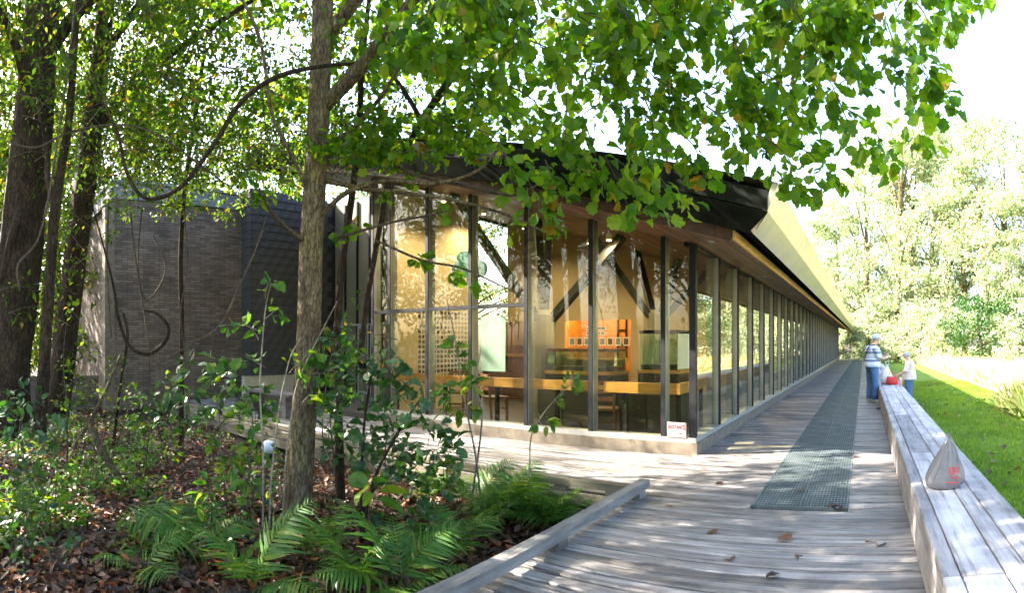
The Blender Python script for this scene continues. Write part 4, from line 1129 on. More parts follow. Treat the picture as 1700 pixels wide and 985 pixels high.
for k in range(3):
    for jn in range(14): a = k * 14 + jn; b = k * 14 + (jn + 1) % 14; q.f.append((a, b, b + 14, a + 14)); q.m.append(0)
q.f.append(tuple(reversed(range(14)))); q.f.append(tuple(range(42, 56))); q.m += [0, 0]
q.build('pack_body', M['navy'], t, smooth=True)
q = MB(); q.tube(spline([(.18, 15.22, .22), (.16, 15.18, .15), (.17, 15.19, .06)]), .012, 6); q.build('shoulder_strap', M['navy'], t)
t = empty('black_clamp', (0.36, 12.9, 0), 'small black T-shaped clamp lying on the planks', 'clamp')
q = MB(); q.bar((0.27, 12.95, .025), (0.45, 12.95, .025), .035, .035); q.build('bar', M['ink'], t)
q = MB(); q.bar((0.32, 12.93, .018), (0.315, 12.70, .012), .03, .02); q.build('stem', M['ink'], t)
# path light in the leaf litter
pl = gr(446, 765, GZ + .02)
t = empty('path_light', pl, 'small pale blue globe path light in the leaf litter', 'path light')
M['globe'] = mat_plain('pale_blue_globe', (0.62, 0.68, 0.82), 0.3, 0, 0.05, 10, 0.0)
q = MB(); q.lathe(pl, [(.03, -.05), (.03, .05), (.09, .06), (.095, .09), (.03, .10)], 16); q.build('base', M['edge'], t)
q = MB(); q.lathe(pl + Vector((0, 0, .10)), [(.03, 0), (.085, .03), (.11, .09), (.105, .14), (.07, .19), (.02, .21)], 20); q.build('globe', M['globe'], t, smooth=True)
# old bench by the shingled wall
bx = Vector((-10.4, 6.2, 0))
t = empty('plank_bench', bx, 'old plank bench on the deck half hidden behind saplings on the left', 'bench')
for k in range(3):
    q = MB(); q.box(bx.x - 1.0, bx.x + 1.0, bx.y - .25 + k * .18, bx.y - .09 + k * .18, .44, .48); q.build('seat_board', M['raily'], t)
for x in (-.75, .75):
    q = MB(); q.box(bx.x + x - .06, bx.x + x + .06, bx.y - .2, bx.y + .25, .004, .438); q.build('leg', M['raily'], t)
# far rail across the end of the boardwalk
t = empty('end_rail', (WX, YEND + 4.2, 0), 'dark timber rail across the far end of the boardwalk', 'rail')
q = MB(); q.box(WX - 1, 0.6, YEND + 4.1, YEND + 4.25, 0.62, 0.80); q.build('rail_beam', M['railx'], t)
for x in (-2.4, -0.9, 0.4):
    q = MB(); q.box(x - .06, x + .06, YEND + 4.1, YEND + 4.24, -.1, .618); q.build('post', M['railx'], t)
# ================================================================== foliage tools
def norm(a): return a / np.maximum(1e-9, np.linalg.norm(a, axis=1, keepdims=True))
TM = {
 'tri': ([(0,0,0),(.26,.42,.05),(0,1,-.06),(-.26,.42,.05)], [(0,1,2),(0,2,3)]),
 'oval': ([(0,0,0),(.20,.22,.05),(.27,.50,.06),(.17,.78,.02),(0,1,-.08),(-.17,.78,.02),(-.27,.50,.06),(-.20,.22,.05),(0,.5,0)], [(0,1,8),(1,2,8),(2,3,8),(3,4,8),(4,5,8),(5,6,8),(6,7,8),(7,0,8)]),
 'oak': ([(0,0,0),(.04,.10,.0),(.17,.20,.05),(.18,.30,.04),(.33,.42,.09),(.30,.54,.06),(.42,.70,.08),(.33,.84,.02),(.19,.88,-.02),(.12,1.0,-.08),(-.02,.95,-.05),(-.16,1.0,-.08),(-.22,.87,-.02),(-.36,.82,.02),(-.41,.66,.08),(-.29,.53,.06),(-.32,.40,.09),(-.17,.30,.04),(-.16,.19,.05),(-.04,.10,.0),(0,.33,0),(0,.62,-.01)],
         [(0,1,20),(1,2,20),(2,3,20),(3,4,20),(4,21,20),(4,5,21),(5,6,21),(6,7,21),(7,8,21),(8,9,21),(9,10,21),(10,11,21),(11,12,21),(12,13,21),(13,14,21),(14,15,21),(15,16,21),(16,20,21),(16,17,20),(17,18,20),(18,19,20),(19,0,20)]),
 'blade': ([(-.012,0,0),(.012,0,0),(.010,.55,.05),(0,1,.22)], [(0,1,2),(0,2,3)]),
}
def leaf_mesh(name, P, D, Nn, S, tmpl, mats, origin=(0,0,0), midx=None):
    P = np.asarray(P, float); D = norm(np.asarray(D, float)); Nn = np.asarray(Nn, float); S = np.asarray(S, float)
    sd = norm(np.cross(D, Nn)); nn = np.cross(sd, D)
    tv, tf = TM[tmpl]; tv = np.array(tv); tf = np.array(tf)
    n = len(P); k = len(tv)
    jr = np.random.default_rng(n)
    tx = tv[None, :, 0] * jr.uniform(.78, 1.2, (n, 1)); ty = np.repeat(tv[None, :, 1], n, 0); tz = tv[None, :, 2] * jr.uniform(.2, 2.6, (n, 1)) - jr.uniform(-.08, .38, (n, 1)) * ty * ty
    V = P[:, None, :] + S[:, None, None] * (tx[:, :, None] * sd[:, None, :] + ty[:, :, None] * D[:, None, :] + tz[:, :, None] * nn[:, None, :])
    V = V.reshape(-1, 3) - np.array(origin)
    Fc = (tf[None] + (np.arange(n) * k)[:, None, None]).reshape(-1, 3)
    me = bpy.data.meshes.new(name)
    me.vertices.add(len(V)); me.vertices.foreach_set('co', V.astype(np.float32).ravel())
    me.loops.add(Fc.size); me.loops.foreach_set('vertex_index', Fc.astype(np.int32).ravel())
    me.polygons.add(len(Fc)); me.polygons.foreach_set('loop_start', (np.arange(len(Fc)) * 3).astype(np.int32)); me.polygons.foreach_set('loop_total', np.full(len(Fc), 3, np.int32))
    if not isinstance(mats, (list, tuple)): mats = [mats]
    for m in mats: me.materials.append(m)
    me.update(calc_edges=True)
    return me
class Leaves:
    def __init__(s): s.P = []; s.D = []; s.N = []; s.S = []
    def add(s, P, D, Nn, S): s.P.append(P); s.D.append(D); s.N.append(Nn); s.S.append(S)
    def arr(s): return np.concatenate(s.P), np.concatenate(s.D), np.concatenate(s.N), np.concatenate(s.S)
    def build(s, name, tmpl, mat, parent, stuff=False, origin=None):
        P, D, Nn, S = s.arr(); og = wloc(parent) if parent is not None else Vector((0,0,0))
        o = put(name, leaf_mesh(name, P, D, Nn, S, tmpl, mat, og), parent, og)
        if stuff: tag(o, kind='stuff')
        return o
    def build_split(s, tmpl, mat, parent, n_single, rest='foliage', name='leaf'):
        """the n largest in the picture as objects of their own, the rest as one part"""
        P, D, Nn, S = s.arr(); rad = np.hypot(P[:, 0], P[:, 1])
        px = VX + F * np.arctan2(P[:, 0], P[:, 1]); py = VY - (P[:, 2] - EYE) * F / rad
        score = S / rad * ((px > 0) & (px < 1700) & (py > 0) & (py < 985))
        order = np.argsort(-score); a = order[:n_single]; b = order[n_single:]
        var = leaf_variants(tmpl, mat)
        og = wloc(parent)
        for i in a:
            d = Vector(D[i]).normalized(); sd = d.cross(Vector(Nn[i])).normalized(); nn = sd.cross(d)
            o = bpy.data.objects.new(name, var[int(i) % len(var)]); COL.objects.link(o); o.parent = parent
            m = Matrix((sd, d, nn)).transposed().to_4x4()
            o.matrix_basis = Matrix.Translation(Vector(P[i]) - og) @ m @ Matrix.Scale(float(S[i]), 4)
        if len(b):
            o = put(rest, leaf_mesh(rest, P[b], D[b], Nn[b], S[b], tmpl, mat, og), parent, og); tag(o, kind='stuff')
_lv = {}
def leaf_variants(tmpl, mat):
    k = (tmpl, mat.name)
    if k not in _lv:
        out = []
        r = random.Random(5)
        for q in range(5):
            tv, tf = TM[tmpl]
            w = r.uniform(.85, 1.2); cu = r.uniform(-.22, .05)
            me = bpy.data.meshes.new('leaf'); me.from_pydata([(x * w, y, z * r.uniform(.6, 1.8) + cu * y * y) for x, y, z in tv], [], tf); me.materials.append(mat); me.update(); out.append(me)
        _lv[k] = out
    return _lv[k]
def spray(L, twigs, base, tip, n, size, spread, droop=0.35, sag=0.12, rad=0.006, start=0.25, up=0.9):
    """a twig from base to tip with n leaves along it"""
    base = Vector(base); tip = Vector(tip); ln = (tip - base).length
    mid = base.lerp(tip, .5) + Vector((rnd.uniform(-.08, .08), rnd.uniform(-.08, .08), sag)) * ln
    pts = spline([base, mid, tip], 4)
    if twigs is not None: twigs.tube(pts, lerp_list([rad, rad * .35], len(pts)), 5, cap=False)
    A = np.array([tuple(p) for p in pts])
    u = start + (1 - start) * rng.random(n) ** .75
    f = u * (len(A) - 1); i = np.minimum(f.astype(int), len(A) - 2); w = (f - i)[:, None]
    P = A[i] * (1 - w) + A[i + 1] * w
    t = norm(A[i + 1] - A[i])
    o = rng.normal(size=(n, 3)); o -= t * (o * t).sum(1, keepdims=True); o = norm(o)
    P = P + o * (rng.random((n, 1)) * spread)
    D = norm(t * .45 + o * .8 + rng.normal(size=(n, 3)) * .25 + np.array([0, 0, -droop]))
    Nn = np.array([0, 0, up]) + rng.normal(size=(n, 3)) * .55
    L.add(P, D, Nn, size * (0.5 + .8 * rng.random(n)))
def limb(parent, pts, radii, mat, name='limb', n=9, per=6, rough=0.05, seed=0):
    q = MB(); sp = spline(pts, per); q.tube(sp, lerp_list(radii, len(sp)), n, rough=rough, seed=seed); return q.build(name, mat, parent, smooth=True)
def pxl(lst): return [at(*p) for p in lst]

# ================================================================== the main tree
oak = empty('oak_tree', at(492, 895, 5.62), 'tall grey-barked tree in the middle foreground with broad lobed leaves overhead', 'tree')
tp = pxl([(488, 930, 5.62), (492, 880, 5.62), (503, 720, 5.6), (512, 560, 5.6), (516, 420, 5.6), (526, 250, 5.62), (532, 120, 5.65), (536, 0, 5.7), (541, -160, 5.75), (550, -330, 5.8), (565, -520, 5.9)])
limb(oak, tp, [.19, .142, .122, .115, .112, .105, .10, .095, .085, .075, .05], M['bark'], 'trunk', 26, 14, .035, 3)
tw = MB(); oakL = Leaves()
limbs = [
 ([(540, 175, 5.62), (600, 110, 5.45), (665, 30, 5.25), (740, -60, 5.0), (900, -90, 4.7), (1050, -90, 4.45), (1250, -100, 4.25), (1480, -110, 4.1), (1640, -120, 4.1)], [.075, .07, .06, .055, .045, .04, .03, .022, .012]),
 ([(520, 335, 5.6), (480, 250, 5.5), (452, 190, 5.4), (430, 60, 5.2), (380, -40, 5.0), (330, -140, 4.8)], [.024, .020, .018, .016, .013, .009]),
 ([(536, 355, 5.55), (575, 320, 5.4), (640, 300, 5.2), (720, 305, 5.0), (790, 285, 4.85), (832, 243, 4.7)], [.03, .024, .02, .017, .013, .007]),
 ([(540, 240, 5.6), (585, 215, 5.4), (640, 150, 5.2), (690, 60, 5.0), (740, -10, 4.8), (830, -70, 4.6)], [.026, .022, .019, .017, .013, .009]),
 ([(535, 300, 5.6), (620, 315, 5.3), (740, 330, 5.0), (850, 360, 4.8), (930, 400, 4.6)], [.026, .02, .015, .01, .006]),
 ([(545, 60, 5.7), (640, -60, 5.4), (760, -200, 5.0), (950, -300, 4.6)], [.07, .055, .04, .025]),
 ([(540, -60, 5.7), (450, -180, 5.6), (330, -280, 5.5), (180, -340, 5.4)], [.06, .05, .035, .02]),
 ([(545, -160, 5.75), (560, -330, 5.2), (620, -450, 4.4), (760, -560, 3.6)], [.06, .05, .04, .02]),
 ([(548, -220, 5.8), (520, -380, 6.5), (480, -480, 7.4)], [.055, .045, .02]),
 ([(500, 398, 5.55), (470, 372, 5.4), (446, 345, 5.25), (425, 300, 5.1)], [.026, .02, .015, .008]),
 ([(660, 275, 5.9), (700, 200, 5.7), (750, 125, 5.5), (800, 0, 5.3), (830, -80, 5.2)], [.026, .034, .038, .042, .045]),
 ([(700, 200, 5.7), (670, 150, 5.8), (640, 110, 5.9)], [.026, .022, .016]),
 ([(562, 395, 5.5), (640, 372, 5.2), (700, 360, 5.0), (745, 350, 4.9)], [.014, .012, .010, .006]),
 ([(625, 400, 5.3), (700, 432, 5.1), (770, 447, 5.0), (868, 492, 4.9)], [.012, .011, .010, .005]),
 ([(610, 250, 5.5), (690, 290, 5.2), (780, 310, 5.0), (850, 325, 4.9), (905, 300, 4.8)], [.016, .018, .016, .012, .006]),
]
dark = {10, 11}
for k, (pts, rr_) in enumerate(limbs): limb(oak, pxl(pts), rr_, M['bark_dark'] if k in dark else M['twig' if k > 8 else 'bark'], 'limb', 9, 6, .06, k)
def spr(px, py, r, dpx, dpy, dr, n, size, spread=.11): spray(oakL, tw, at(px + dpx, py + dpy, r + dr), at(px, py, r), n, size, spread, start=.35)
edge = [(860, 330), (905, 385), (935, 360), (985, 330), (1010, 345), (1050, 380), (1085, 385), (1135, 375), (1170, 330), (1230, 290), (1290, 330), (1335, 352), (1385, 330), (1360, 280), (1440, 285), (1485, 300), (1530, 268), (1570, 212), (1545, 185), (1500, 175), (1450, 190), (1420, 160),
        (1400, 105), (1450, 95), (1500, 80), (1545, 92), (1580, 70), (1615, 30), (1600, 0), (1560, 10), (1520, 30), (1340, 120), (1380, 60), (1400, 230), (1330, 230), (1280, 260)]
for (px, py) in edge:
    r = rnd.uniform(3.7, 4.5); spr(px, py - 22, r, rnd.uniform(-90, -20), rnd.uniform(-120, -60), rnd.uniform(-.1, .3), 26, .115)
def ymax(px): return np.interp(px, [560, 700, 850, 920, 1000, 1100, 1160, 1250, 1320, 1400, 1440, 1600], [150, 200, 300, 330, 300, 340, 300, 250, 290, 230, 60, 30])
for k in range(225):
    px = rnd.uniform(640, 1440); py = rnd.uniform(-60, float(ymax(px)) - 40)
    r = rnd.uniform(3.8, 5.2); spr(px, py, r, rnd.uniform(-110, 60), rnd.uniform(-130, -40), rnd.uniform(-.3, .3), 19, .106)
for k in range(70):
    px = rnd.uniform(540, 1000); py = rnd.uniform(-40, float(ymax(px)) + 15)
    r = rnd.uniform(5.2, 7.0); spr(px, py, r, rnd.uniform(-110, 110), rnd.uniform(-110, 40), rnd.uniform(-.3, .3), 20, .09)
# the crown above the frame
for k in range(210):
    a = rnd.uniform(0, 2 * math.pi); rad_ = 3.6 * math.sqrt(rnd.random()); zc = rnd.uniform(5.4, 9.0)
    c = Vector((-4.4 + rad_ * math.cos(a) * 1.15, 3.0 + rad_ * math.sin(a), zc)); spray(oakL, tw, c + Vector((rnd.uniform(-.5, .5), rnd.uniform(-.5, .5), rnd.uniform(-.3, .2))), c, 24, .15, .22)
# finer foliage of the same tree over the roof and to the left
for k in range(230):
    px = rnd.uniform(200, 900); py = rnd.uniform(-60, float(np.interp(px, [200, 500, 600, 850, 900], [230, 250, 225, 250, 240])))
    r = rnd.uniform(5.8, 9.0); spr(px, py, r, rnd.uniform(-90, 90), rnd.uniform(-90, 50), rnd.uniform(-.3, .3), 22, .075)
for k in range(46):
    px = rnd.uniform(540, 800); py = rnd.uniform(190, 272)
    r = rnd.uniform(4.9, 5.7); spr(px, py, r, rnd.uniform(-70, 70), rnd.uniform(-50, 20), rnd.uniform(-.2, .2), 18, .09)
# small sprays on the lower twigs
for (px, py, r, n) in ((700, 440, 5.05, 14), (760, 455, 5.0, 14), (800, 470, 4.95, 8), (745, 352, 4.9, 6), (690, 300, 5.2, 10), (640, 330, 5.2, 10), (860, 385, 4.85, 6), (920, 375, 4.6, 16), (600, 380, 5.4, 10), (575, 400, 5.4, 8), (440, 330, 5.2, 14), (425, 300, 5.1, 12), (840, 330, 4.8, 12)):
    spr(px, py, r, rnd.uniform(-40, -10), rnd.uniform(-25, -5), .1, n, .10, .06)
tag(tw.build('twigs', M['twig'], oak, smooth=True), kind='stuff')
oakL.build_split('oak', M['oakleaf'], oak, 300)

# ================================================================== trees of the left thicket
def near_tree(name, label, trunk, tr, extra, leafboxes, mat_b, mat_l, size, tmpl='tri', n_tr=16, seed=1):
    root = empty(name, at(*trunk[0]), label, 'tree')
    limb(root, pxl(trunk), tr, mat_b, 'trunk', n_tr, 8, .07, seed)
    for k, (pts, rr_) in enumerate(extra): limb(root, pxl(pts), rr_, mat_b, 'limb', 8, 6, .07, seed + k)
    L = Leaves(); tw_ = MB()
    for (x0, x1, y0, y1, r0, r1, ns, nl) in leafboxes:
        for k in range(ns):
            px, py, r = rnd.uniform(x0, x1), rnd.uniform(y0, y1), rnd.uniform(r0, r1)
            s_ = 600 / (r * 100)
            spray(L, tw_, at(px + rnd.uniform(-90, 90) * s_, py + rnd.uniform(-80, 50) * s_, r + rnd.uniform(-.4, .4)), at(px, py, r), nl, size, .14, .25, .08, .006, .1)
    tag(tw_.build('twigs', M['twig'], root, smooth=True), kind='stuff')
    L.build('crown', tmpl, mat_l, root, True)
    return root
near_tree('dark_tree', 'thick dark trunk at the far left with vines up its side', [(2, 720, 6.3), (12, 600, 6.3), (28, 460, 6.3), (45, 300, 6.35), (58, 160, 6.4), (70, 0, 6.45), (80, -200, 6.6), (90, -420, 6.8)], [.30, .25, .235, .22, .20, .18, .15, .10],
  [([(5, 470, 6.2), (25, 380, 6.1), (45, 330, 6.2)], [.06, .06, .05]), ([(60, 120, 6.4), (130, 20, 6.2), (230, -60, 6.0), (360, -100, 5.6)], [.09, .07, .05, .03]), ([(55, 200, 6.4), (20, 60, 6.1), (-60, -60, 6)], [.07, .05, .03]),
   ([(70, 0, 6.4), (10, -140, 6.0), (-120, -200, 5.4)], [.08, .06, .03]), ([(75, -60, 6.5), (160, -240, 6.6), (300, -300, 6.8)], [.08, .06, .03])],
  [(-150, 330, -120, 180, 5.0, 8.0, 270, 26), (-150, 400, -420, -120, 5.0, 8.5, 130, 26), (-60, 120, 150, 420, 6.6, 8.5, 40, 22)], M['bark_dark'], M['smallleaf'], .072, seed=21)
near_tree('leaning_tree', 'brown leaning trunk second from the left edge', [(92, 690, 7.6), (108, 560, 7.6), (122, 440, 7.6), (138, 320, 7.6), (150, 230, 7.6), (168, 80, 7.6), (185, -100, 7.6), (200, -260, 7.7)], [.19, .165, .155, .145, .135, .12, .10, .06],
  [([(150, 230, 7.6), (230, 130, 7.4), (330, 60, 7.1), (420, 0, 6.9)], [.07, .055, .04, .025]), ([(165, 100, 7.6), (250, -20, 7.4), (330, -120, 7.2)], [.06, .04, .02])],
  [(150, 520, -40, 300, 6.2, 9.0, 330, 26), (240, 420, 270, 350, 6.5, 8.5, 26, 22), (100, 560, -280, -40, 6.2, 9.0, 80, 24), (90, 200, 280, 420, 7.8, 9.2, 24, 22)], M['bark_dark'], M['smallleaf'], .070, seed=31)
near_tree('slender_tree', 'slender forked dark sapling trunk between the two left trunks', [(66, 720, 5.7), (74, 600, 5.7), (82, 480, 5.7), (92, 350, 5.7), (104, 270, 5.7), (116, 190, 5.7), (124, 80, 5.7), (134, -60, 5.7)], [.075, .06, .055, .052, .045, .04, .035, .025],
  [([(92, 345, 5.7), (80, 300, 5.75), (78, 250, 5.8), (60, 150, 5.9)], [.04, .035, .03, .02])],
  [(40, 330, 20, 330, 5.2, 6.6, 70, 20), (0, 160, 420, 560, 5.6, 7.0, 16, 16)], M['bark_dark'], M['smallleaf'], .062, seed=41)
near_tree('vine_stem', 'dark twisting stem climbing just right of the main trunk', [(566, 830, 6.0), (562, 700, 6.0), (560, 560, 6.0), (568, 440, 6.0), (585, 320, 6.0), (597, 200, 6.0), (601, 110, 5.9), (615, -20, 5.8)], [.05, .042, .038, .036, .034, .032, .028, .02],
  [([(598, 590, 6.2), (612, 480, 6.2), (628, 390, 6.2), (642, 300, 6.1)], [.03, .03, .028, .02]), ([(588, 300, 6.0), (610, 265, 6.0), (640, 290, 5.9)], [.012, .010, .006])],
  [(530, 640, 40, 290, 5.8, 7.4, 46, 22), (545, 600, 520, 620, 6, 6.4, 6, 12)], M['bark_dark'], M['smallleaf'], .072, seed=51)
near_tree('maple_tree', 'slim tree with lacy leaves in front of the brick wing', [(300, 740, 9.5), (302, 560, 9.5), (300, 420, 9.5), (308, 300, 9.5), (330, 150, 9.4), (350, 0, 9.3)], [.05, .045, .042, .04, .035, .02],
  [([(308, 300, 9.5), (360, 240, 9.2), (430, 180, 9.0), (500, 150, 8.8)], [.03, .025, .02, .01])],
  [(190, 520, 150, 330, 8.0, 10.0, 90, 26), (200, 400, 320, 365, 8.5, 10.0, 22, 24)], M['bark_dark'], M['smallleaf'], .085, seed=61)
# lianas
def liana(label, paths, radii, mat=None):
    root = empty('liana', at(*paths[0][0]), label, 'vine')
    for p, rr_ in zip(paths, radii): limb(root, pxl(p), rr_, mat or M['bark_dark'], 'stem', 8, 8, .08, len(p))
    return root
liana('thick liana sagging in a deep curve below the upper branches', [[(600, 105, 5.5), (520, 112, 5.4), (455, 130, 5.3), (400, 170, 5.2), (355, 240, 5.1), (300, 310, 5.1), (245, 330, 5.1), (212, 290, 5.1), (195, 220, 5.2), (168, 165, 5.3), (150, 90, 5.4)]], [[.016, .019, .021, .020, .019, .018, .017, .016, .014, .012, .01]])
liana('dark liana loop hanging beside the brick wall', [[(150, 330, 8.0), (185, 460, 7.8), (197, 530, 7.6), (215, 575, 7.4), (245, 588, 7.3), (272, 570, 7.3), (280, 545, 7.3), (262, 522, 7.4), (240, 515, 7.5)], [(205, 520, 7.5), (212, 560, 7.5), (200, 640, 7.6), (188, 740, 7.6)]], [[.010, .016, .022, .027, .030, .029, .026, .02, .012], [.016, .02, .022, .024]])
liana('pale liana arching past the dark trunk', [[(10, 235, 5.8), (60, 245, 5.6), (110, 222, 5.5), (180, 208, 5.5), (240, 215, 5.5), (300, 250, 5.5), (380, 310, 5.6)], [(128, -20, 5.3), (112, 120, 5.3), (95, 240, 5.3), (80, 330, 5.3), (62, 400, 5.3), (30, 440, 5.3), (32, 480, 5.3)]], [[.008, .011, .012, .012, .011, .010, .008], [.010] * 7], M['twig'])
liana('thin hanging vines in front of the brick wall', [[(180, 330, 9), (178, 450, 9), (185, 560, 9)], [(215, 330, 9), (225, 430, 9), (240, 495, 9), (262, 480, 9), (275, 440, 9), (255, 390, 9)], [(305, 350, 9.4), (312, 430, 9.4), (300, 520, 9.4), (306, 590, 9.4), (290, 640, 9.4)], [(235, 350, 9), (230, 450, 9), (245, 560, 9), (250, 650, 9)], [(445, 350, 7), (430, 400, 6.8), (400, 470, 6.6), (365, 540, 6.5), (320, 570, 6.4), (250, 610, 6.3)]], [[.012] * 3, [.012, .014, .015, .014, .012, .01], [.010] * 5, [.012] * 4, [.008, .012, .014, .016, .014, .01]], M['twig'])
liana('fallen reddish limb leaning across the leaf litter', [[(195, 790, 7.2), (165, 740, 7.3), (150, 705, 7.5), (130, 690, 7.7)], [(120, 745, 7.4), (150, 700, 7.5), (180, 640, 7.6), (200, 590, 7.6)]], [[.045, .05, .045, .04], [.032, .03, .026, .02]], M['bark'])

# ================================================================== saplings, shrubs and ferns of the bed
def plant(name, label, cat, stems, sprays, mat_l, tmpl, size, mat_s='twig', srad=.010, singles=140, base=None, group=None):
    """stems as picture-guided polylines in space; sprays: (px, py, r, dpx, dpy, n, spread)"""
    b0 = at(*stems[0][0]) if base is None else base
    root = empty(name, b0, label, cat, group)
    for k, st in enumerate(stems):
        rr_ = [srad * (1 - .6 * i / max(1, len(st) - 1)) for i in range(len(st))]
        limb(root, pxl(st), rr_, M[mat_s], 'stem', 7, 5, .05, k)
    L = Leaves(); tw_ = MB()
    for (px, py, r, dpx, dpy, n, sp_) in sprays: spray(L, tw_, at(px + dpx, py + dpy, r + rnd.uniform(-.08, .08)), at(px, py, r), n, size, sp_, .3, .08, .004, .15)
    if tw_.v: tag(tw_.build('twigs', M[mat_s], root, smooth=True), kind='stuff')
    L.build_split(tmpl, mat_l, root, singles)
    return root
def sprs(lst, r, n, sp_, jit=0.15):
    out = []
    for (px, py) in lst: out.append((px, py, r + rnd.uniform(-jit, jit), rnd.uniform(-45, 45), rnd.uniform(10, 50), n, sp_))
    return out
def gpt(px, py): # a point on the bed floor
    p = gr(px, py, GZ); r = math.hypot(p.x, p.y)
    if p.y > 4.7 and px > 520: r *= 4.7 / p.y; py = VY + (EYE - GZ) * F / r
    return (px, py, r)
B0 = gpt(600, 900)
cent = [(620, 590), (650, 610), (600, 620), (640, 640), (680, 640), (700, 660), (575, 640), (600, 670), (640, 680), (690, 690), (720, 700), (580, 700), (620, 720), (660, 730), (710, 740), (740, 760), (600, 755), (640, 770), (690, 780), (730, 800), (700, 820), (690, 860), (720, 850), (640, 830), (570, 600), (590, 575), (760, 740), (670, 760), (560, 680)]
plant('broadleaf_shrub', 'dark glossy broadleaf shrub in front of the glass wall, right of the main trunk', 'shrub', [[B0, (600, 800, 5.2), (605, 700, 5.2), (620, 600, 5.2)], [B0, (620, 800, 5.1), (660, 720, 5.0), (700, 660, 5.0)], [B0, (610, 830, 5.2), (650, 790, 4.9), (690, 800, 4.8)]],
      sprs(cent, 5.0, 12, .12, .35), M['shrubleaf'], 'oak', .118, 'bark_dark', .02, 300)
plant('lobed_sapling', 'thin pale-stemmed sapling with bright lobed leaves left of the main trunk', 'sapling', [[gpt(446, 930), (450, 800, 4.7), (462, 690, 4.7), (480, 600, 4.7), (500, 560, 4.8)], [gpt(470, 925), (472, 800, 4.7), (484, 690, 4.7), (500, 620, 4.8), (560, 500, 5.0)], [gpt(436, 920), (437, 760, 4.7), (432, 640, 4.7), (440, 520, 4.7), (450, 470, 4.7)]],
      [(450, 465, 4.7, -10, 30, 7, .05), (470, 510, 4.7, -30, 20, 8, .06), (500, 600, 4.8, -20, 20, 10, .08), (530, 580, 4.9, -30, 20, 8, .06), (540, 620, 4.9, -50, 10, 8, .06), (400, 590, 4.6, 40, 20, 8, .05), (370, 540, 4.6, 60, 10, 7, .03), (400, 535, 4.6, 30, 30, 6, .03), (350, 600, 4.6, 60, 0, 8, .03), (520, 650, 4.8, -20, 20, 8, .06), (600, 580, 4.9, -50, 10, 8, .06)], M['sapleaf'], 'oak', .11, 'pale_twig', .010, 110)
plant('compound_sapling', 'small sapling with yellow-green oval leaflets low beside the pale stems', 'sapling', [[gpt(380, 880), (372, 800, 5.2), (365, 700, 5.2), (355, 640, 5.2)]],
      [(340, 620, 5.1, 30, 20, 8, .05), (390, 640, 5.1, -30, 20, 8, .05), (400, 700, 5.1, -40, 10, 9, .06), (410, 760, 5.0, -40, -10, 12, .07), (380, 780, 5.0, 10, -30, 12, .07), (420, 800, 5.0, -40, -20, 8, .06), (330, 700, 5.2, 30, 0, 8, .05), (350, 740, 5.1, 20, -10, 8, .06)], M['sapleaf'], 'oval', .10, 'twig', .008, 80)
plant('arching_sapling', 'leaning pale stem with long hanging leaves before the aqua sheet', 'sapling', [[gpt(800, 850), (790, 760, 5.5), (770, 660, 5.5), (755, 560, 5.5), (742, 500, 5.5)], [gpt(780, 830), (800, 700, 5.4), (790, 640, 5.4), (798, 580, 5.4)]],
      [(755, 570, 5.5, 0, 30, 8, .05), (775, 600, 5.45, -20, 10, 12, .07), (760, 640, 5.4, 5, 10, 14, .09), (790, 640, 5.4, -30, 0, 10, .07), (730, 660, 5.4, 40, 0, 12, .08), (800, 690, 5.4, -30, -10, 8, .06), (740, 690, 5.4, 30, -10, 10, .07)], M['sapleaf'], 'oval', .13, 'pale_twig', .012, 80)
plant('rail_sapling', 'small bright sapling against the glass between two panes', 'sapling', [[gpt(885, 815), (880, 740, 5.6), (900, 690, 5.6), (935, 650, 5.6), (960, 625, 5.6)]],
      [(960, 640, 5.6, -30, 10, 9, .04), (930, 665, 5.6, -10, 5, 9, .05), (905, 700, 5.6, 0, 0, 10, .06), (890, 700, 5.6, 10, 5, 6, .05), (960, 625, 5.6, -20, 15, 8, .04)], M['sapleaf'], 'oval', .11, 'pale_twig', .008, 45)
plant('grey_green_shrub', 'loose shrub with big dull leaves in front of the cream cupboard', 'shrub', [[gpt(300, 760), (310, 690, 7.2), (320, 620, 7.2)], [gpt(330, 770), (370, 700, 7.0), (410, 660, 7.0)], [gpt(280, 770), (260, 700, 7.2), (250, 640, 7.2)]],
      sprs([(300, 600), (340, 610), (280, 640), (320, 650), (370, 640), (410, 650), (350, 670), (390, 680), (250, 650), (270, 690), (310, 690), (430, 670), (230, 680), (440, 640), (360, 620)], 7.1, 16, .15, .4), M['shrubleaf'], 'oval', .15, 'twig', .012, 120)
plant('sunlit_shrub', 'sunlit bush of small pale leaves below the liana loop', 'shrub', [[gpt(170, 790), (160, 700, 7.4), (150, 620, 7.4)], [gpt(180, 790), (200, 720, 7.4), (220, 660, 7.4)]],
      sprs([(120, 590), (150, 580), (180, 600), (140, 620), (170, 640), (200, 640), (230, 650), (120, 640), (210, 690), (180, 680), (240, 700), (150, 670), (260, 660), (290, 630), (110, 660)], 7.4, 22, .16, .5), M['smallleaf'], 'oval', .075, 'twig', .010, 90)
plant('low_shrub', 'dense dark low shrub filling the lower left corner', 'shrub', [[gpt(40, 985), (40, 900, 4.6), (50, 820, 4.6)], [gpt(80, 985), (100, 920, 4.5), (120, 880, 4.5)]],
      sprs([(20, 690), (60, 700), (30, 740), (80, 730), (20, 790), (60, 780), (30, 840), (70, 830), (20, 900), (60, 890), (110, 900), (150, 920), (40, 940), (90, 950), (140, 950), (30, 970), (180, 940), (120, 975), (70, 970), (10, 660), (90, 690)], 4.7, 15, .14, .4), M['shrubleaf'], 'oval', .095, 'twig', .008, 230)
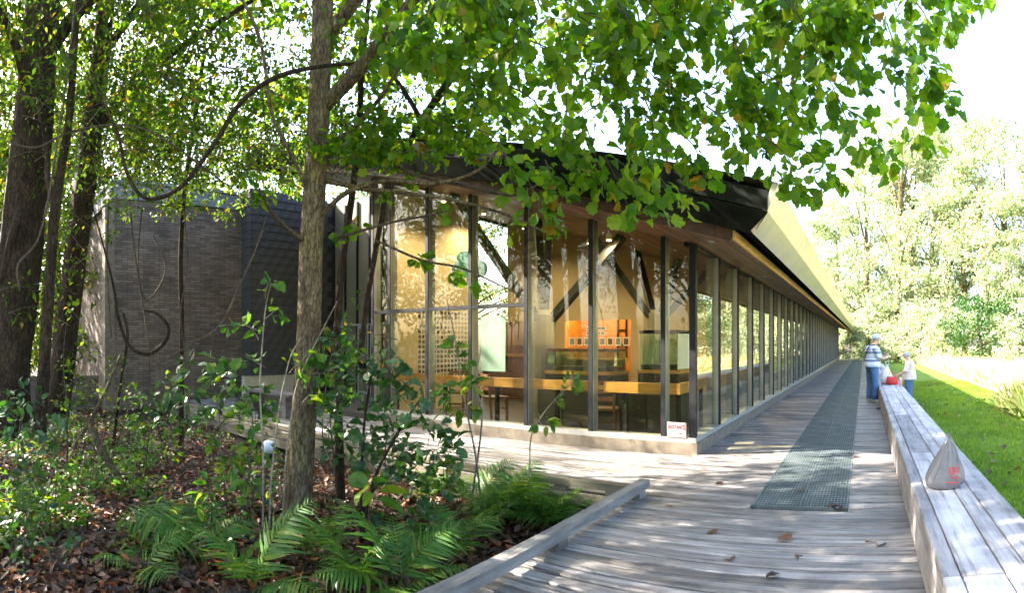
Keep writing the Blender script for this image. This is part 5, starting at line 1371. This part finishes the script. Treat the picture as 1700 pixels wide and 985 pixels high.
plant('litter_seedling', 'seedling with broad bright leaves in the sunlit litter patch', 'seedling', [[gpt(350, 900), (352, 830, 4.8), (350, 790, 4.8)]], sprs([(350, 790), (330, 810), (375, 805), (345, 830)], 4.8, 7, .05, .1), M['sapleaf'], 'oval', .12, 'twig', .006, 30)
plant('litter_seedling', 'seedling of small leaves in front of the fallen reddish limb', 'seedling', [[gpt(150, 850), (150, 800, 5.6), (152, 770, 5.6)]], sprs([(150, 770), (130, 790), (170, 785), (155, 810), (200, 760), (190, 790)], 5.6, 10, .07, .2), M['sapleaf'], 'oval', .075, 'twig', .005, 40)
plant('big_leaf_seedling', 'single large pale leaf seedling at the foot of the dark shrub', 'seedling', [[gpt(615, 900), (612, 870, 4.6), (612, 800, 4.5)]], [(612, 800, 4.5, 0, 40, 3, .03), (625, 815, 4.5, -10, 30, 3, .03)], M['sapleaf'], 'oval', .24, 'twig', .005, 6)


# more young growth round the trunk and along the left
for (lab, b0, st, lst, r, mt, tm, sz) in (
  ('leggy sapling with drooping leaves just left of the main trunk foot', (410, 900), [(412, 800, 5.0), (420, 720, 5.0), (415, 660, 5.0)], [(415, 650), (395, 680), (440, 690), (400, 730), (435, 750), (385, 770), (440, 800), (400, 820)], 5.0, 'sapleaf', 'oval', .10),
  ('leggy sapling with small dark leaves between the vine stem and the shrub', (560, 880), [(556, 780, 5.6), (548, 690, 5.6), (552, 600, 5.6)], [(552, 590), (530, 620), (575, 610), (540, 660), (570, 660), (545, 710), (575, 730), (535, 750), (560, 540), (545, 560)], 5.6, 'shrubleaf', 'oval', .10),
  ('tall weedy sapling left of the liana loop', (110, 800), [(112, 700, 6.6), (105, 600, 6.6), (112, 520, 6.6)], [(112, 510), (90, 540), (130, 560), (95, 600), (130, 620), (100, 660), (135, 690), (90, 700), (120, 740)], 6.6, 'smallleaf', 'oval', .08),
  ('bushy seedling in front of the leaning trunk', (90, 900), [(92, 830, 5.0), (95, 770, 5.0)], [(90, 760), (70, 790), (115, 785), (100, 810), (60, 830), (125, 830), (80, 850), (110, 860)], 5.0, 'sapleaf', 'oval', .085),
  ('wiry shrub under the brick wall with pale leaves', (240, 800), [(245, 740, 6.2), (250, 690, 6.2)], [(250, 680), (225, 700), (275, 700), (240, 730), (270, 735), (215, 745), (290, 750), (255, 760)], 6.2, 'sapleaf', 'oval', .085),
  ('low leafy shrub between the path light and the main trunk', (440, 850), [(440, 800, 5.9), (445, 760, 5.9)], [(440, 755), (420, 775), (465, 770), (430, 800), (460, 810), (410, 815)], 5.9, 'shrubleaf', 'oval', .09),
  ('shrub hiding the deck edge right of the vine stem', (640, 800), [(640, 740, 6.0), (650, 700, 6.0)], [(650, 690), (630, 710), (670, 715), (640, 740), (675, 750), (615, 740), (690, 735), (655, 770), (700, 765)], 6.0, 'shrubleaf', 'oak', .13),
  ('sapling with yellowing leaves in front of the low yellow-tinted rail', (740, 850), [(742, 790, 5.4), (738, 750, 5.4)], [(738, 740), (720, 760), (760, 765), (735, 790), (765, 795), (715, 800)], 5.4, 'sapleaf', 'oval', .10),
  ('spindly sapling against the left end of the glass', (540, 770), [(535, 700, 7.0), (545, 620, 7.0), (560, 540, 7.0)], [(560, 530), (540, 560), (580, 560), (550, 600), (530, 640), (570, 640), (545, 680)], 7.0, 'smallleaf', 'oval', .10),
  ('dark leafy shrub under the thick left trunk', (30, 800), [(30, 740, 5.6), (35, 690, 5.6)], [(30, 640), (10, 660), (55, 665), (25, 690), (60, 700), (5, 710), (40, 730), (75, 740)], 5.6, 'shrubleaf', 'oval', .10)):
    b1 = gpt(*b0)
    plant('young_sapling', lab, 'sapling', [[b1] + st], sprs(lst, r, 11, .09, .25), M[mt], tm, sz, 'twig', .010, 60)
dt = MB(); r5 = random.Random(8)
for k in range(90):
    p = gr(r5.uniform(0, 760), r5.uniform(720, 985), GZ + .05)
    if p.x > -2.6 or p.y > 4.9: continue
    a = r5.uniform(0, 6.28); L_ = r5.uniform(.2, .9); e_ = p + Vector((math.cos(a) * L_, math.sin(a) * L_, r5.uniform(0, .25))); m_ = p.lerp(e_, .5) + Vector((r5.uniform(-.08, .08), r5.uniform(-.08, .08), r5.uniform(0, .1)))
    dt.tube(spline([p, m_, e_], 4), lerp_list([r5.uniform(.005, .014), .003], 9), 5, cap=False)
tag(dt.build('dead_twigs', M['twig'], None, smooth=True), 'dead twigs and broken sticks lying across the leaf litter', 'twigs', kind='stuff')

# ferns: four frond shapes shared by all
def frond_mesh(L, npair, seed, droop):
    r = random.Random(seed); P = []; D = []; Nn = []; S = []
    q = MB(); pts = []
    for k in range(13):
        t = k / 12; pts.append(Vector((0.04 * math.sin(3 * t + seed), L * (t - .22 * droop * t * t), L * (.55 * t - .62 * droop * t * t))))
    for k in range(npair):
        t = .16 + .82 * k / npair; f = t * 12; i = min(11, int(f)); p = pts[i].lerp(pts[i + 1], f - i); tg = (pts[i + 1] - pts[i]).normalized()
        ln = L * .34 * (math.sin(math.pi * min(1, .22 + .78 * t)) ** .8) * r.uniform(.9, 1.08) + .008
        for sg in (-1, 1):
            sd = tg.cross(Vector((0, 0, 1))).normalized() * sg
            d = (sd * .9 + tg * .42 + Vector((0, 0, r.uniform(-.2, .06)))).normalized()
            P.append(p); D.append(d); Nn.append(sd.cross(tg) * sg + Vector((r.uniform(-.2, .2), r.uniform(-.2, .2), r.uniform(0, .2)))); S.append(ln)
    TM['pinna'] = ([(-.025,0,0),(.03,.02,0),(.055,.25,.012),(.042,.6,0),(0,1,-.07),(-.036,.6,0),(-.048,.25,.012)], [(0,1,2),(0,2,6),(6,2,3),(6,3,5),(5,3,4)])
    me = leaf_mesh('frond', [tuple(p) for p in P], [tuple(p) for p in D], [tuple(p) for p in Nn], S, 'pinna', M['fern'])
    bm = bmesh.new(); bm.from_mesh(me); q.tube(pts, lerp_list([.006, .002], 13), 4, cap=False)
    vs = [bm.verts.new(v) for v in q.v]
    for f in q.f: bm.faces.new([vs[i] for i in f])
    bm.to_mesh(me); bm.free(); me.update(); return me
FM = [frond_mesh(.84, 18, 1, .9), frond_mesh(.74, 16, 2, .6), frond_mesh(.66, 15, 3, 1.15), frond_mesh(.95, 20, 4, .75)]
def fern(px, py, n, sc, label, a0=0, a1=360):
    b_ = gr(px, py, GZ + .03)
    if b_.y > 4.72: b_ = Vector((b_.x * 4.72 / b_.y, 4.72, b_.z))       # keep it inside the bed
    if b_.x > -2.45: b_.x = -2.45
    root = empty('fern', b_, label, 'fern', 'ferns in the planting bed')
    for k in range(n):
        o = bpy.data.objects.new('frond', rnd.choice(FM)); COL.objects.link(o); o.parent = root
        o.rotation_euler = (R(rnd.uniform(8, 50)), R(rnd.uniform(-14, 14)), R(a0 + (a1 - a0) * k / n + rnd.uniform(-15, 15)))
        s_ = sc * rnd.uniform(.75, 1.1); o.scale = (s_, s_, s_)
for a in ((345, 925, 5, 1.15, 'largest fern, its long fronds spreading over the bottom left litter', 20, 250), (425, 985, 5, .95, 'upright fern at the bottom edge left of the pale stems'), (520, 925, 5, .75, 'fern hugging the foot of the main trunk', 180, 420),
          (590, 985, 5, .8, 'fern at the bottom edge right of the main trunk'), (660, 985, 6, .95, 'fern leaning over the near end of the grey rail'), (700, 925, 5, .8, 'fern below the dark glossy shrub'), (755, 925, 5, .75, 'fern beside the middle of the grey rail'),
          (810, 875, 8, .95, 'fern between the shrub and the grey rail'), (850, 850, 8, .95, 'bushy fern hanging over the grey rail'), (905, 825, 8, .85, 'fern near the inner corner of the bed'), (850, 805, 8, .9, 'sunlit fern in the middle of the bed'), (965, 815, 6, .5, 'smallest fern in the corner of the two rails'),
          (225, 960, 4, .9, 'fern in the lower left among dark leaves'), (790, 820, 7, .85, 'fern at the foot of the leaning pale stem'), (925, 795, 7, .7, 'fern in front of the short yellow-tinted rail'), (720, 800, 6, .8, 'fern left of the leaning pale stem under the shrub')): fern(*a)

# leaf litter and low undergrowth
def bed_mask(x, y): return ((x < -2.25) & (y < 5.0)) | (x < -14.2)
nL = 34000
r_ = 3.9 + 13 * rng.random(nL) ** 1.6; th = rng.uniform(-1.62, -.55, nL); X = r_ * np.sin(th); Y = r_ * np.cos(th)
ok = bed_mask(X, Y); X, Y = X[ok], Y[ok]
Z = np.array([ground_height(x, y) for x, y in zip(X, Y)]) + rng.uniform(.0, .05, len(X))
D = norm(np.stack([rng.normal(size=len(X)), rng.normal(size=len(X)), rng.normal(size=len(X)) * .35], 1)); Nn = np.stack([rng.normal(size=len(X)) * .5, rng.normal(size=len(X)) * .5, np.ones(len(X))], 1)
o = put('leaf_litter', leaf_mesh('leaf_litter', np.stack([X, Y, Z], 1), D, Nn, rng.uniform(.05, .12, len(X)), 'tri', M['litter'])); tag(o, 'brown and russet dead leaves carpeting the planting bed', 'leaf litter', kind='stuff')
nU = 9000
r_ = rng.uniform(4.4, 12, nU); px = np.where(rng.random(nU) < .6, rng.uniform(-20, 260, nU), rng.uniform(0, 620, nU)); th = (px - VX) / F
X = r_ * np.sin(th); Y = r_ * np.cos(th); cl = np.sin(X * 2.1 + 1) * np.sin(Y * 2.7) + .4 * np.sin(X * 5 + Y * 4); ok = bed_mask(X, Y) & (cl > .1)
X, Y = X[ok], Y[ok]; Z = GZ + rng.random(len(X)) ** 1.5 * .55 * np.clip(cl[ok], .25, 1)
o = put('undergrowth', leaf_mesh('undergrowth', np.stack([X, Y, Z], 1), norm(rng.normal(size=(len(X), 3)) * [1, 1, .4]), np.stack([rng.normal(size=len(X)) * .5, rng.normal(size=len(X)) * .5, np.ones(len(X))], 1), rng.uniform(.05, .11, len(X)), 'oval', M['sapleaf'])); tag(o, 'low green seedlings and ground cover among the dead leaves', 'undergrowth', kind='stuff')
leaf_labels = ['largest curled leaf lying in the middle of the near planks', 'dry leaf just below and right of the largest curled leaf', 'tan leaf on the near planks left of the largest curled leaf', 'small leaf on the planks between grating and bench', 'dry leaf on the planks just past the corner of the kerb rails',
 'small leaf on the planks below the entrance sign', 'dry leaf lying on the grating near its close end', 'small leaf on the near planks close to the bench', 'tiny leaf right beside the bench side board on the near planks', 'brown leaf at the close edge of the grating', 'brown leaf at the near right corner of the grating', 'dry leaf on the planks between kerb rail end and grating', 'dry leaf near the bottom edge of the boardwalk', 'curled leaf tucked against the kerb rail near the bottom']
for k, (px, py) in enumerate(((1290, 890), (1318, 920), (1213, 932), (1425, 757), (1110, 838), (1200, 800), (1330, 812), (1434, 900), (1456, 908), (1370, 842), (1395, 838), (1180, 880), (1270, 960), (820, 945))):
    p = gr(px, py, .008); o = put('fallen_leaf', rnd.choice(leaf_variants('oak', M['litter'])), None, p); o.scale = (.11, .11, .11) if k != 0 else (.17, .17, .17); o.rotation_euler = (rnd.uniform(-.25, .25), rnd.uniform(-.3, .3), rnd.uniform(0, 6))
    tag(o, leaf_labels[k], 'leaf', 'fallen leaves on the boardwalk')

# lawn, meadow grass
def blades(name, label, n, xr, yr, z, h0, h1, mat, cat='grass', tilt=.35, power=1.0):
    x = xr[0] + (xr[1] - xr[0]) * rng.random(n); y = yr[0] + (yr[1] - yr[0]) * rng.random(n) ** power
    D = norm(np.stack([rng.normal(size=n) * tilt, rng.normal(size=n) * tilt, np.ones(n)], 1)); Nn = rng.normal(size=(n, 3))
    o = put(name, leaf_mesh(name, np.stack([x, y, np.full(n, z)], 1), D, Nn, rng.uniform(h0, h1, n), 'blade', mat)); tag(o, label, cat, kind='stuff'); return o
TM['lawnblade'] = TM['blade']
TM['blade'] = ([(-.045,0,0),(.045,0,0),(.035,.55,.05),(0,1,.25)], [(0,1,2),(0,2,3)])
blades('lawn_grass', 'short green lawn grass beside the bench', 110000, (1.0, LAWN_X), (2.2, 26), GZ + .05, .05, .10, M['grass'], 'grass', .7, 1.5)
TM['blade'] = ([(-.010,0,0),(.010,0,0),(.008,.55,.05),(0,1,.25)], [(0,1,2),(0,2,3)])
blades('meadow_grass', 'tall pale meadow grass in full sun beyond the lawn', 60000, (LAWN_X, 26), (12, 62), GZ + .05, .35, .95, M['hay'], 'grass', .3)
n = 130; x = rng.uniform(1.1, 4.4, n); y = 3.2 + 16 * rng.random(n) ** 1.4
o = put('lawn_leaves', leaf_mesh('lawn_leaves', np.stack([x, y, np.full(n, GZ + .13)], 1), rng.normal(size=(n, 3)) * [1, 1, .2], rng.normal(size=(n, 3)) * .3 + [0, 0, 1], rng.uniform(.07, .12, n), 'oak', M['litter'])); tag(o, 'scattered fallen leaves on the lawn', 'leaves', kind='stuff')
M['clump'] = mat_leaf('clump_blade', [(0.0, (0.05, 0.10, 0.02)), (0.5, (0.12, 0.16, 0.05)), (1.0, (0.30, 0.26, 0.13))], 0.35, 0.2)
cl = empty('tall_grass_clump', (4.3, 13.6, GZ), 'clump of tall arching grass and weeds at the right edge of the lawn', 'grass clump')
n = 4200; a = rng.uniform(0, 6.28, n); rr_ = 1.0 * np.sqrt(rng.random(n)); D = np.stack([rng.normal(size=n) * .42, rng.normal(size=n) * .42, np.ones(n)], 1)
TM['blade'] = ([(-.005,0,0),(.005,0,0),(.004,.55,.10),(0,1,.35)], [(0,1,2),(0,2,3)])
P = np.stack([4.5 + np.cos(a) * rr_ * 1.1, 13.6 + np.sin(a) * rr_ * 3.0, np.full(n, GZ + .04)], 1)
o = put('blades', leaf_mesh('blades', P, D, rng.normal(size=(n, 3)), rng.uniform(.25, .85, n) * (1.15 - .6 * rr_ ** 2), 'blade', M['clump'], wloc(cl)), cl, wloc(cl)); tag(o, kind='stuff')
L = Leaves(); n = 2200; a = rng.uniform(0, 6.28, n); rr_ = np.sqrt(rng.random(n)); L.add(np.stack([4.45 + np.cos(a) * rr_, 13.4 + np.sin(a) * rr_ * 2.8, GZ + .04 + .6 * rng.random(n) * (1.2 - rr_)], 1), norm(rng.normal(size=(n, 3))), rng.normal(size=(n, 3)) * .5 + [0, 0, 1], rng.uniform(.06, .12, n)); L.build('weed_leaves', 'oval', M['sapleaf'], cl, True)

# ================================================================== trees farther off
def far_tree(x, y, h, cr, label, nleaf, lsize, mat_l, trunk=.22, low=.25, seed=0, group=None, bark='bark_dark', lobes=46, name='tree', tmpl='tri'):
    g0 = GZ; root = empty(name, (x, y, g0), label, 'tree', group)
    r = random.Random(seed); ng = np.random.default_rng(seed)
    lean = Vector((r.uniform(-.06, .06), r.uniform(-.06, .06), 1))
    top = Vector((x, y, g0)) + lean * h * .86
    tpts = [Vector((x, y, g0 - .2)), Vector((x, y, g0)) + lean * h * .3 + Vector((r.uniform(-.2, .2), r.uniform(-.2, .2), 0)), Vector((x, y, g0)) + lean * h * .6 + Vector((r.uniform(-.3, .3), r.uniform(-.3, .3), 0)), top]
    q = MB(); sp = spline(tpts, 5); q.tube(sp, lerp_list([trunk * 1.2, trunk, trunk * .6, trunk * .15], len(sp)), 8, rough=.06, seed=seed); q.build('trunk', M[bark], root, smooth=True)
    cz0, cz1 = g0 + h * low, g0 + h
    P = []; cents = []
    for k in range(lobes):
        t = r.random(); z = cz0 + (cz1 - cz0) * t
        w = cr * math.sin(math.pi * (.12 + .85 * t)) ** .7
        a = r.uniform(0, 6.283); rr_ = w * math.sqrt(r.uniform(.12, 1.0))
        cents.append((x + lean.x * z + rr_ * math.cos(a), y + lean.y * z + rr_ * math.sin(a), z, r.uniform(.5, 1.0) * cr * .27))
    for k in range(0, len(cents), 4):
        c = cents[k]; f = max(.15, min(.8, (c[2] - g0) / h * .8 - .05)); st = tpts[0].lerp(top, f)
        q = MB(); e_ = Vector(c[:3]); pp = spline([st, st.lerp(e_, .5) + Vector((0, 0, .08 * h * .3)), e_], 4); q.tube(pp, lerp_list([trunk * .4, trunk * .08], len(pp)), 5, cap=False); q.build('limb', M[bark], root, smooth=True)
    C = np.array(cents); i = ng.integers(0, len(C), nleaf); o = ng.normal(size=(nleaf, 3)); o = norm(o) * (ng.random((nleaf, 1)) ** .5)
    P = C[i, :3] + o * C[i, 3:4] * np.array([1.15, 1.15, .75])
    D = norm(ng.normal(size=(nleaf, 3)) + [0, 0, -.4]); Nn = ng.normal(size=(nleaf, 3)) * .6 + [0, 0, 1]
    cr_o = put('crown', leaf_mesh('crown', P, D, Nn, lsize * (.6 + .8 * ng.random(nleaf)), tmpl, mat_l, (x, y, g0)), root, (x, y, g0)); tag(cr_o, kind='stuff')
    return root
def pol(px, r): th = (px - VX) / F; return r * math.sin(th), r * math.cos(th)
ordn = ['first', 'second', 'third', 'fourth', 'fifth', 'sixth', 'seventh', 'eighth', 'ninth', 'tenth', 'eleventh', 'twelfth']
# right: the wood edge beyond the meadow, from left to right
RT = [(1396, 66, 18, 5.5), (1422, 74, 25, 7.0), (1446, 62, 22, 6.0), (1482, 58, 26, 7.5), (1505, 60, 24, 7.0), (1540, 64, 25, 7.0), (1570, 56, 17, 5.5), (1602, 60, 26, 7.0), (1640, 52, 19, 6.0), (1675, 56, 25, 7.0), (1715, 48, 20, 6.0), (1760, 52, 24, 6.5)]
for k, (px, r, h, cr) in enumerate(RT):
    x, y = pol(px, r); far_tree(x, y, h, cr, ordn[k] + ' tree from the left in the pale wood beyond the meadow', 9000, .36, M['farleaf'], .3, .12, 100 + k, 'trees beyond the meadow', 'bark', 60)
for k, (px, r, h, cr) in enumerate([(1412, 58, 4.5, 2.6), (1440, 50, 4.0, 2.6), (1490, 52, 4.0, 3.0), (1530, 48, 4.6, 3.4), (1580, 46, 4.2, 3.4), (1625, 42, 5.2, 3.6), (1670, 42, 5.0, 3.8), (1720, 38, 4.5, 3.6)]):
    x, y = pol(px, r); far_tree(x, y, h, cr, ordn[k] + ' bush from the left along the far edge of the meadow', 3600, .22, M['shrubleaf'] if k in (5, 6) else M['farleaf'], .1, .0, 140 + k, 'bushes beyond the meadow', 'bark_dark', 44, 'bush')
# left: wood behind the thicket, from left to right
for k, (px, r, h, cr) in enumerate([(-90, 17, 11, 3.6), (-10, 22, 14, 4.5), (40, 28, 15, 5), (75, 32, 15, 5), (110, 28, 16, 5.5), (150, 21, 13, 4.2), (178, 30, 16, 5.0), (225, 34, 17, 6)]):
    x, y = pol(px, r); far_tree(x, y, h, cr, ordn[k] + ' tree from the left in the wood behind the thicket', 6500, .15 + r * .003, M['smallleaf'], .16, .08, 200 + k, 'trees behind the thicket', 'bark_dark', 60)
# behind the pavilion
for k, (px, r, h, cr) in enumerate([(330, 30, 15, 5.5), (450, 34, 17, 6), (600, 40, 16, 6), (760, 44, 15, 6)]):
    x, y = pol(px, r); far_tree(x, y, h, cr, ordn[k] + ' tree from the left rising behind the pavilion roof', 6000, .26, M['smallleaf'], .25, .2, 230 + k, 'trees behind the pavilion', 'bark_dark', 60)
# beside and behind the camera: unseen trees added to shade the deck and show in the glass
for k, (x, y, h, cr, lab) in enumerate([(-9.5, -1.5, 11, 3.6, 'unseen leafy tree added left of the camera to shade the deck'), (-6.0, -6.0, 13, 4.2, 'tall tree behind the camera on the left'), (1.5, -9.5, 13, 4.5, 'tall tree behind the camera'), (-2.8, -4.2, 12, 3.6, 'leafy tree added close behind the camera to shade the deck'), (-13.5, -2.0, 10, 3.0, 'leafy tree added left of the frame to shade the bed'), (-25, -2, 14, 5, 'tall tree added far left to darken the glass reflections'), (-28, 4.5, 14, 5, 'tall unseen tree added beyond the brick wing to darken the glass'), (-27, -9, 15, 5.5, 'tallest tree added far left of the camera to darken the glass'), (-21, -14, 15, 5.5, 'broad tree added behind and left of the camera to darken the glass'), (9.5, -8, 12, 4.2, 'tree behind the camera on the lawn side')]):
    far_tree(x, y, h, cr, lab, 3000 if x == -13.5 else 9500 if x == -9.5 else 7000, .17, M['smallleaf'], .2, .44 if x == -9.5 else .28, 260 + k, None, 'bark_dark', 34 if x == -13.5 else 60)
# across the meadow, right of the frame, mirrored in the long glass wall
for k, (x, y, h, cr) in enumerate([(36, 30, 14, 5.5), (40, 16, 15, 6), (34, 44, 13, 5.5), (38, 4, 13, 5.5)]):
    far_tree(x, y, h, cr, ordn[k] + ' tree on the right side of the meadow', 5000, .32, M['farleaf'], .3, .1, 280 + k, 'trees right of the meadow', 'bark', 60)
